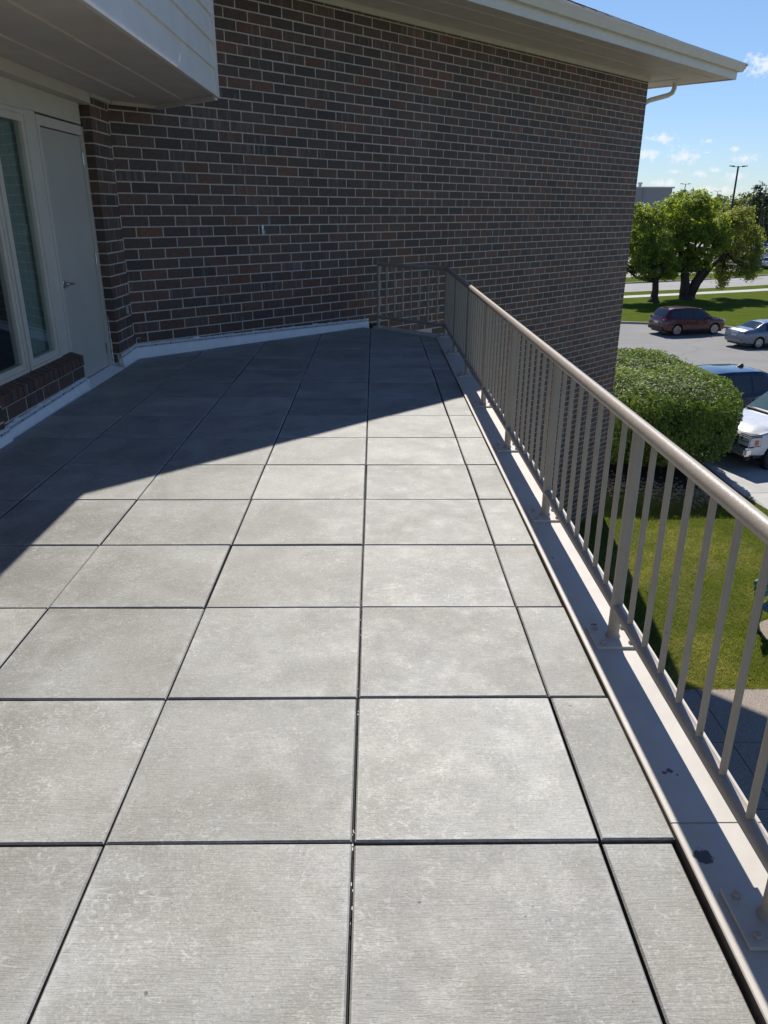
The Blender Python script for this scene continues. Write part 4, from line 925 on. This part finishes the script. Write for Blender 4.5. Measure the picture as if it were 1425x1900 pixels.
class Car:
    def __init__(s, name, st, W, label, group, body, wheels, tyre_r, zbody=None):
        s.st = st; s.root = empty(name, (0, 0, 0), label=label, cat=name.replace('parked_', '').replace('_', ' '), group=group)
        xs = [a[0] for a in st]; s.xs = xs
        sec = [s.section(x) for x in s.dense()]
        V = []; F = []; n = len(sec[0])*2-2
        for pts in sec:
            full = pts+[(p[0], -p[1], p[2]) for p in reversed(pts[1:-1])]; V += full
        k = len(sec)
        for i in range(k-1):
            for j in range(n): F.append((i*n+j, i*n+(j+1) % n, (i+1)*n+(j+1) % n, (i+1)*n+j))
        F.append(tuple(range(n))); F.append(tuple(reversed(range((k-1)*n, k*n))))
        me = bpy.data.meshes.new('body'); me.from_pydata(V, [], F); me.update()
        bm_ = bmesh.new(); bm_.from_mesh(me); bmesh.ops.recalc_face_normals(bm_, faces=bm_.faces); bm_.to_mesh(me); bm_.free()
        tmp = bpy.data.objects.new('tmp', me); COL.objects.link(tmp); cut = []
        for wx in wheels:
            b2_ = bmesh.new(); bmesh.ops.create_cone(b2_, cap_ends=True, segments=32, radius1=tyre_r*1.13, radius2=tyre_r*1.13, depth=W*2)
            cm = bpy.data.meshes.new('cut'); bmesh.ops.rotate(b2_, verts=b2_.verts, cent=(0, 0, 0), matrix=Matrix.Rotation(R(90), 3, 'X')); bmesh.ops.translate(b2_, verts=b2_.verts, vec=(wx, 0, tyre_r*1.02)); b2_.to_mesh(cm); b2_.free()
            co = bpy.data.objects.new('cut', cm); COL.objects.link(co); md = tmp.modifiers.new('b', 'BOOLEAN'); md.object = co; md.operation = 'DIFFERENCE'; md.solver = 'EXACT'; cut.append(co)
        dg = bpy.context.evaluated_depsgraph_get(); nm_ = bpy.data.meshes.new_from_object(tmp.evaluated_get(dg)); nm_.name = 'body'; nm_.materials.clear(); nm_.materials.append(body)
        nm_.polygons.foreach_set('use_smooth', [True]*len(nm_.polygons)); nm_.set_sharp_from_angle(angle=R(32))
        for o in cut+[tmp]: bpy.data.objects.remove(o)
        s.body = bpy.data.objects.new('body', nm_); link(s.body, s.root); s.W = W
        mb = MB(); zb = min(a[1] for a in st)+.06; mb.box((xs[0]+.25, -W/2+.12, zb-.08), (xs[-1]-.25, W/2-.12, zb+.25)); mb.box((wheels[0]-tyre_r*1.2, -W/2+.3, .3), (wheels[0]+tyre_r*1.2, W/2-.3, .8)); mb.box((wheels[1]-tyre_r*1.2, -W/2+.3, .3), (wheels[1]+tyre_r*1.2, W/2-.3, .75)); s.add(mb, 'underbody', M_trim)
        s.wheel_me = None
        for wx in wheels:
            for sd in (-1, 1): s.wheel(wx, sd, tyre_r)
    def add(s, mb, name, mat, ang=30): return mb.obj(name, mat, s.root, ang=ang)
    def dense(s):
        r = []
        for a, b in zip(s.xs[:-1], s.xs[1:]):
            n = max(1, int((b-a)/.16)); r += [a+(b-a)*i/n for i in range(n)]
        return r+[s.xs[-1]]
    def par(s, x):
        x = min(max(x, s.xs[0]), s.xs[-1])
        for i in range(len(s.xs)-1):
            if s.xs[i] <= x <= s.xs[i+1]:
                t_ = (x-s.xs[i])/(s.xs[i+1]-s.xs[i]); a, b = s.st[i], s.st[i+1]; return [a[k]+(b[k]-a[k])*t_ for k in range(1, 6)]
    def section(s, x):
        zb, hw, zbelt, hwr, zr = s.par(x); zm = zb+(zbelt-zb)*.55; top_ = max(zr-.08, zbelt+.005)
        return [(x, 0, zb), (x, hw*.86, zb), (x, hw*.97, zb+.07), (x, hw*1.0, zm), (x, hw*.985, zbelt-.04), (x, hw*.955, zbelt), (x, hwr, top_), (x, hwr*.93, max(zr-.03, top_+.002)), (x, hwr*.6, zr-.004), (x, 0, zr)]
    def side_y(s, x, z):
        P_ = s.section(x)[1:9]
        for a, b in zip(P_[:-1], P_[1:]):
            if a[2] <= z <= b[2]: return a[1]+(b[1]-a[1])*(z-a[2])/max(1e-6, b[2]-a[2])
        return P_[-1][1] if z > P_[-1][2] else P_[0][1]
    def side_panel(s, name, poly, mat, off=.006, sides=(-1, 1), nsub=4):
        for sd in sides:
            bm_ = bmesh.new(); vs_ = [bm_.verts.new((x, 0, z)) for x, z in poly]; f = bm_.faces.new(vs_)
            bmesh.ops.triangulate(bm_, faces=[f]); bmesh.ops.subdivide_edges(bm_, edges=bm_.edges[:], cuts=nsub, use_grid_fill=True)
            for v_ in bm_.verts: v_.co.y = sd*(s.side_y(v_.co.x, v_.co.z)+off)
            me = bpy.data.meshes.new(name); bm_.to_mesh(me); bm_.free(); me.materials.append(mat); me.polygons.foreach_set('use_smooth', [True]*len(me.polygons)); o = bpy.data.objects.new(name, me); link(o, s.root)
    def top_panel(s, name, x0, x1, f0, f1, mat, off=.008, n=8):
        V = []; F = []
        for i in range(n+1):
            x = x0+(x1-x0)*i/n; f = f0+(f1-f0)*i/n; P_ = s.section(x); sl_ = (s.par(min(x+.02, s.xs[-1]))[4]-s.par(max(x-.02, s.xs[0]))[4])/.04; nx_ = -sl_/math.hypot(1, sl_); nz_ = 1/math.hypot(1, sl_)
            row = [(-f, None), (-f*.6, None), (0, None), (f*.6, None), (f, None)]
            for yy, _ in row:
                hwr = P_[6][1]; y = yy*hwr; ay = abs(y)
                zz_ = P_[9][2] if ay < P_[8][1]*.5 else (P_[8][2]+(P_[7][2]-P_[8][2])*max(0, (ay-P_[8][1])/(P_[7][1]-P_[8][1]+1e-6)))
                V.append((x+nx_*off, y, zz_+nz_*off))
            if i:
                for j in range(4): F.append(((i-1)*5+j, (i-1)*5+j+1, i*5+j+1, i*5+j))
        me = bpy.data.meshes.new(name); me.from_pydata(V, [], F); me.materials.append(mat); me.polygons.foreach_set('use_smooth', [True]*len(F)); o = bpy.data.objects.new(name, me); return link(o, s.root)
    def wheel(s, wx, sd, r):
        y = sd*(s.W/2-.115)
        if s.wheel_me is None:
            mb = MB(); prof = [(r*.62, -.10), (r*.93, -.11), (r, -.08), (r, .08), (r*.93, .105), (r*.72, .095), (r*.70, .05)]; n = 28
            for a, b in prof:
                for j in range(n): w = 2*math.pi*j/n; mb.v.append((a*math.cos(w), b, a*math.sin(w)))
            for i in range(len(prof)-1):
                for j in range(n): mb.f.append((i*n+j, i*n+(j+1) % n, (i+1)*n+(j+1) % n, (i+1)*n+j))
            t1 = mb; mb2 = MB(); n = 24
            for a, b in ((r*.72, .088), (r*.66, .094), (r*.64, .04), (0.001, .02)):
                for j in range(n): w = 2*math.pi*j/n; mb2.v.append((a*math.cos(w), b, a*math.sin(w)))
            for i in range(3):
                for j in range(n): mb2.f.append((i*n+j, i*n+(j+1) % n, (i+1)*n+(j+1) % n, (i+1)*n+j))
            mb3 = MB()
            for k in range(5):
                w = 2*math.pi*k/5+.3; ux = Vector((math.cos(w), 0, math.sin(w))); uy = Vector((-math.sin(w), 0, math.cos(w)))
                for q_ in (-.045, .045): mb3.box((r*.08, q_-.022, .050), (r*.68, q_+.032, .088), ax=(ux, uy, Vector((0, 1, 0))))
            for k in range(24):
                w = 2*math.pi*k/24; ux = Vector((math.cos(w), 0, math.sin(w))); uy = Vector((-math.sin(w), 0, math.cos(w))); mb3.box((r*.63, -r*.09, .06), (r*.715, r*.09, .096), ax=(ux, uy, Vector((0, 1, 0))))
            mb3.tube([(0, .03, 0), (0, .085, 0)], [r*.17, r*.15], 16)
            s.wheel_me = (t1, mb2, mb3)
        wl = empty('wheel', (wx, y, r)); wl.parent = s.root
        fl = Vector((1, sd, 1))
        for mb_, nm_, mt_ in zip(s.wheel_me, ('tyre', 'rim_back', 'spoke_rim'), (M_tyre, M_trim, M_alloy)):
            V = [(a, b*sd, c) for a, b, c in mb_.v]; me = bpy.data.meshes.new(nm_); me.from_pydata(V, [], mb_.f if sd > 0 else [tuple(reversed(f)) for f in mb_.f]); me.materials.append(mt_)
            me.polygons.foreach_set('use_smooth', [True]*len(me.polygons)); me.set_sharp_from_angle(angle=R(35)); o = bpy.data.objects.new(nm_, me); COL.objects.link(o); o.parent = wl
    def box(s, name, a, b, mat, bev=.02):
        bm_ = bmesh.new(); bmesh.ops.create_cube(bm_, size=1)
        for v_ in bm_.verts: v_.co = Vector([(a[k]+b[k])/2+v_.co[k]*(b[k]-a[k]) for k in range(3)])
        if bev: bmesh.ops.bevel(bm_, geom=bm_.edges[:]+bm_.verts[:], offset=bev, segments=2, affect='EDGES')
        me = bpy.data.meshes.new(name); bm_.to_mesh(me); bm_.free(); me.materials.append(mat); me.polygons.foreach_set('use_smooth', [True]*len(me.polygons)); me.set_sharp_from_angle(angle=R(40)); o = bpy.data.objects.new(name, me); return link(o, s.root)
    def place(s, x, y, z, ang): s.root.location = (x, y, z); s.root.rotation_euler = (0, 0, R(ang))

# x, zb, hw, zbelt, hwr, zr   (x forward)
def make_suv(label, body_mat, name='parked_suv', L=4.52, W=1.84, H=1.68, wheels=(-1.28, 1.41), tr_=.35, cladding=True, rails=False):
    f = L/4.52; k = H/1.68; w = W/1.84
    st = [(-2.26, .46, .74, .80, .66, .86), (-2.22, .36, .84, .92, .70, 1.00), (-2.12, .30, .89, .99, .72, 1.13), (-1.92, .24, .91, 1.03, .70, 1.44), (-1.76, .22, .915, 1.04, .66, 1.60), (-1.5, .21, .92, 1.04, .64, 1.655),
          (-.6, .20, .92, 1.01, .635, 1.68), (.2, .20, .92, .985, .63, 1.645), (.55, .20, .92, .97, .63, 1.56), (.95, .20, .92, .96, .68, 1.30), (1.27, .20, .915, .955, .76, 1.075), (1.7, .21, .91, .94, .74, 1.02), (2.02, .22, .87, .88, .68, .95), (2.18, .26, .78, .78, .58, .84), (2.26, .34, .62, .60, .45, .66)]
    st = [(a*f, b*k, c*w, d*k, e*w, g*k) for a, b, c, d, e, g in st]
    c = Car(name, st, W, label, None, body_mat, [q*f for q in wheels], tr_); X = lambda P_: [(a*f, b*k) for a, b in P_]
    c.side_panel('side_window', X([(-.15, 1.02), (-.15, 1.55), (.30, 1.52), (.62, 1.36), (.98, 1.06), (.98, 1.01)]), M_carglass)
    c.side_panel('side_window', X([(-1.12, 1.07), (-1.12, 1.55), (-.22, 1.56), (-.22, 1.03)]), M_carglass)
    c.side_panel('quarter_window', X([(-1.80, 1.16), (-1.72, 1.46), (-1.2, 1.55), (-1.2, 1.08)]), M_carglass)
    c.top_panel('windshield', .60*f, 1.24*f, .93, .98, M_carglass); c.top_panel('rear_window', -2.08*f, -1.80*f, .9, .86, M_carglass)
    if cladding:
        c.side_panel('sill_trim', X([(-.85, .23), (-.85, .40), (.98, .40), (.98, .23)]), M_trim, .010)
    c.box('rear_bumper', (-2.30*f, -.80*w, .34*k), (-2.16*f, .80*w, .56*k), M_trim, .04); c.box('front_bumper', (2.10*f, -.70*w, .28*k), (2.29*f, .70*w, .50*k), M_trim, .05)
    for sd in (-1, 1):
        c.box('tail_lamp', (-2.235*f, sd*.75*w-.09, .95*k), (-2.0*f, sd*.75*w+.09, 1.09*k), M_red, .03)
        c.box('tail_lamp_lens', (-2.245*f, sd*.74*w-.07, .97*k), (-2.05*f, sd*.74*w+.105, 1.02*k), M_lamp, .012)
        c.box('headlamp', (1.98*f, sd*.72*w-.11, .78*k), (2.20*f, sd*.72*w+.09, .91*k), M_lamp, .03)
        c.box('door_mirror', (.72*f, sd*(.93*w+.10)-.09, 1.02*k), (.86*f, sd*(.93*w+.10)+.09, 1.17*k), M_trim, .04)
        for hx in (-.98, -.02): c.box('door_handle', (hx*f, sd*(.93*w)-.02, .90*k), ((hx+.17)*f, sd*(.93*w)+.015, .925*k), body_mat, .008)
        if not rails: continue
        mb = MB(); mb.tube([(-1.6*f, sd*.60*w, 1.655*k), (-1.4*f, sd*.60*w, 1.70*k), (.0, sd*.60*w, 1.70*k), (.3*f, sd*.60*w, 1.64*k)], .018, 8); c.add(mb, 'roof_rail', M_trim)
    c.box('licence_plate', (-2.275*f, -.22, .72*k), (-2.258*f, .22, .86*k), M_plate, .004)
    for hx in (-.19, -1.16, .99): c.side_panel('door_seam', X([(hx, .30), (hx, 1.0), (hx+.014, 1.0), (hx+.014, .30)]), M_trim, .002, nsub=3)
    return c
P_maroon = paint('maroon_paint', (.085, .010, .012)); P_silver = paint('blue_grey_paint', (.16, .19, .235), .3, .6); P_navy = paint('navy_paint', (.010, .022, .06), .25, .3); P_white = paint('white_paint', (.72, .72, .72), .3, 0); P_red = paint('red_paint', (.25, .012, .012))
suv = make_suv('dark red compact suv parked at the curb in front of the far lawn', P_maroon)
suv.box('wiper', (-2.16, -.03, 1.06), (-2.12, .40, 1.085), M_trim, .004)
mb = MB(); mb.box((-1.72, -.25, 1.615), (-1.60, .25, 1.66)); suv.add(mb, 'roof_spoiler', P_maroon)
suv.place(19.95, 47.85, GZ, 14)
navy = make_suv('large dark blue suv parked between the hedge and the white pickup', P_navy, L=5.02, W=2.0, H=1.78, wheels=(-1.30, 1.40), tr_=.38, cladding=False)
mb = MB(); mb.add([(-1.62, -.03, 1.74), (-1.62, .03, 1.74), (-1.36, .012, 1.765), (-1.36, -.012, 1.765), (-1.60, -.012, 1.85), (-1.60, .012, 1.85), (-1.52, .01, 1.845), (-1.52, -.01, 1.845)], [(0, 1, 5, 4), (0, 4, 7, 3), (1, 2, 6, 5), (4, 5, 6, 7), (3, 7, 6, 2)]); navy.add(mb, 'aerial_fin', M_trim)
navy.place(9.95, 21.6, GZ_NEAR, 197)
redc = make_suv('red car mostly hidden behind the hedge near the brick wall', P_red, name='parked_car', L=4.4, W=1.8, H=1.55, cladding=False)
redc.place(6.75, 25.3, -4.86, 197)

st = [(-2.41, .44, .70, .72, .60, .80), (-2.36, .33, .82, .86, .70, .96), (-2.22, .27, .87, .93, .76, 1.05), (-1.75, .22, .885, .96, .76, 1.10), (-1.6, .21, .89, .96, .73, 1.13), (-1.0, .20, .89, .95, .60, 1.40), (-.6, .20, .89, .94, .585, 1.46), (.1, .20, .89, .93, .58, 1.465), (.5, .20, .89, .92, .60, 1.38), (1.25, .20, .885, .90, .72, 1.02), (1.8, .21, .87, .86, .70, .93), (2.2, .23, .80, .76, .62, .80), (2.36, .28, .68, .62, .5, .68), (2.41, .34, .55, .5, .4, .55)]
sed = Car('parked_sedan', st, 1.79, 'blue-grey saloon car cut off by the right edge, parked beside the dark red suv', None, P_silver, [-1.35, 1.42], .325)
sed.side_panel('side_window', [(-.98, .99), (-.90, 1.28), (-.55, 1.38), (-.22, 1.39), (-.22, .97)], M_carglass); sed.side_panel('side_window', [(-.14, .97), (-.14, 1.39), (.28, 1.36), (.62, 1.20), (.98, .98), (.98, .95)], M_carglass)
sed.top_panel('windshield', .55, 1.2, .93, .95, M_carglass); sed.top_panel('rear_window', -1.66, -1.0, .90, .88, M_carglass)
for sd in (-1, 1):
    sed.box('tail_lamp', (-2.37, sd*.72-.12, .80), (-2.12, sd*.72+.13, .93), M_red, .035); sed.box('tail_lamp_lens', (-2.385, sd*.74-.05, .83), (-2.2, sd*.74+.10, .88), M_lamp, .015)
    sed.box('headlamp', (2.05, sd*.66-.12, .62), (2.3, sd*.66+.1, .74), M_lamp, .03); sed.box('door_mirror', (.68, sd*.97-.09, .95), (.82, sd*.97+.09, 1.07), P_silver, .035)
    for hx in (-.85, .08): sed.box('door_handle', (hx, sd*.885-.02, .82), (hx+.16, sd*.885+.018, .84), P_silver, .007)
sed.box('trunk_trim', (-2.425, -.30, .87), (-2.36, .30, .905), M_chrome, .01); sed.box('licence_plate', (-2.43, -.2, .68), (-2.405, .2, .80), M_plate, .004); sed.box('rear_bumper', (-2.46, -.72, .40), (-2.30, .72, .60), P_silver, .06)
for hx in (-.18, -1.0, .98): sed.side_panel('door_seam', [(hx, .30), (hx, .92), (hx+.013, .92), (hx+.013, .30)], M_trim, .002, nsub=3)
sed.place(22.85, 43.0, GZ+.02, 15)

# white pickup (front towards the hedge)
st = [(-2.95, .55, .95, 1.15, .90, 1.22), (-2.9, .50, .98, 1.22, .93, 1.30), (-.95, .48, 1.0, 1.24, .95, 1.32), (-.90, .46, 1.0, 1.24, .76, 1.80), (-.7, .46, 1.0, 1.24, .74, 1.93), (.4, .45, 1.0, 1.23, .74, 1.95), (.72, .45, 1.0, 1.22, .76, 1.88), (1.42, .45, 1.0, 1.21, .90, 1.32), (1.52, .45, 1.0, 1.17, .90, 1.26), (2.4, .46, .99, 1.10, .86, 1.18), (2.72, .48, .97, 1.03, .82, 1.10), (2.86, .55, .93, .95, .80, 1.0), (2.90, .62, .90, .88, .78, .92)]
pk_ = Car('parked_pickup', st, 2.03, 'white pickup truck nosing in at the right edge beside the hedge, chrome bumper', None, P_white, [-1.75, 1.95], .41)
pk_.side_panel('side_window', [(-.72, 1.27), (-.66, 1.78), (-.05, 1.84), (-.05, 1.26)], M_carglass); pk_.side_panel('side_window', [(.03, 1.26), (.03, 1.84), (.62, 1.80), (1.12, 1.42), (1.20, 1.25)], M_carglass)
pk_.top_panel('windshield', .78, 1.40, .95, .99, M_green_dash)
pk_.box('cowl', (1.40, -.86, 1.27), (1.53, .86, 1.305), M_trim, .01)
pk_.box('front_bumper', (2.78, -.99, .52), (3.02, .99, .74), M_chrome, .05); pk_.box('bumper_valance', (2.72, -.92, .38), (2.92, .92, .53), M_trim, .04)
pk_.box('grille', (2.84, -.60, .76), (2.945, .60, 1.02), M_trim, .02)
for z in (.80, .88, .96): pk_.box('grille_bar', (2.93, -.58, z), (2.965, .58, z+.03), M_chrome, .008)
for sd in (-1, 1):
    pk_.box('lamp_surround', (2.53, sd*.80-.21, .735), (2.93, sd*.80+.19, 1.06), M_trim, .03)
    pk_.box('headlamp', (2.56, sd*.80-.20, .765), (2.955, sd*.80+.215, 1.035), M_lamp, .03); pk_.box('side_marker', (2.66, sd*1.0-.06, .80), (2.80, sd*1.0+.026, .96), M_amber, .015)
    pk_.box('lamp_divider', (2.60, sd*.80-.195, .89), (2.965, sd*.80+.22, .915), M_chrome, .006)
    pk_.box('lamp_bulb', (2.90, sd*.80-.11, .925), (2.965, sd*.80-.0, 1.01), M_trim, .02)
    pk_.box('door_mirror', (.82, sd*1.13-.09, 1.24), (.93, sd*1.13+.08, 1.43), M_trim, .04)
pk_.side_panel('door_seam', [(1.30, .5), (1.30, 1.2), (1.318, 1.2), (1.318, .5)], M_trim, .002, nsub=3)
pk_.side_panel('hood_seam', [(1.5, 1.145), (2.7, 1.02), (2.7, 1.032), (1.5, 1.157)], M_trim, .002, nsub=3)
pk_.place(11.87, 18.45, GZ_NEAR, 197)

# cars far away in the shopping centre lot (body and glass only)
def copy_tree(o, parent=None):
    c = o.copy(); COL.objects.link(c); c.parent = parent
    for ch in o.children: copy_tree(ch, c)
    return c
far_cols = [paint('far_white', (.7, .7, .7), .3, 0), paint('far_blue', (.02, .06, .35)), paint('far_silver', (.42, .43, .45), .3, .5), paint('far_black', (.02, .02, .02))]
fc = random.Random(31); names = ['white', 'blue', 'silver', 'black']; seen = {}
for row in range(3):
    for k in range(5):
        ci = [0, 1, 0, 2, 3, 0, 2, 1, 0, 2, 0, 0, 1, 2, 0][row*5+k]; c = copy_tree(sed.root if (row+k) % 2 else suv.root)
        azd = 25.0+k*.95-row*.25; dd = 118+row*24; x, y = CAMPOS.x+dd*math.sin(R(azd)), CAMPOS.y+dd*math.cos(R(azd))
        c.location = (x, y, GZ+.01); c.rotation_euler = (0, 0, R(20+(90 if row == 1 else 0)+fc.uniform(-3, 3)))
        c['label'] = 'distant %s car in the %s row of the far lot, %s from the left' % (names[ci], ['nearest', 'middle', 'farthest'][row], ['first', 'second', 'third', 'fourth', 'fifth'][k]); c['category'] = 'car'; c['group'] = 'distant cars in the shopping centre lot'
        for ch in c.children:
            if ch.name.startswith('body'):
                ch.data = ch.data.copy(); ch.data.materials[0] = far_cols[ci]

# bench at the right edge of the lawn
bench = empty('park_bench', (6.9, 9.1, LZ), label='green slatted metal bench on a small concrete pad at the right edge of the lawn', cat='bench')
M_bgreen = simple('green_bench_coating', (.10, .22, .19), .45)
bx, by = 6.24, 8.55; ang = R(38); ux = Vector((math.cos(ang), math.sin(ang), 0))*1; uy = Vector((-math.sin(ang), math.cos(ang), 0)); axb = (ux, uy, UZ)
for k in range(5): mb = MB(); mb.box((0, k*.09, .43), (1.5, k*.09+.07, .46), ax=axb, o=(bx, by, LZ)); mb.obj('seat_slat', M_bgreen, bench)
for k in range(4): mb = MB(); mb.box((0, .47+k*.02, .52+k*.09), (1.5, .50+k*.02, .59+k*.09), ax=axb, o=(bx, by, LZ)); mb.obj('back_slat', M_bgreen, bench)
for x in (.12, 1.32):
    for y in (.04, .42): mb = MB(); mb.box((x, y, .0), (x+.05, y+.05, .43), ax=axb, o=(bx, by, LZ)); mb.obj('leg', M_black, bench)
    mb = MB(); mb.box((x, .46, .43), (x+.04, .52, .90), ax=axb, o=(bx, by, LZ)); mb.obj('back_support', M_black, bench)
mb = MB(); mb.prism([(6.05, 8.75), (6.18, 8.25), (7.9, 8.9), (7.7, 10.0), (6.2, 9.15)], LZ-.1, LZ+.03); meta(mb.obj('bench_pad', M_agg), label='small pad under the bench', kind='structure')
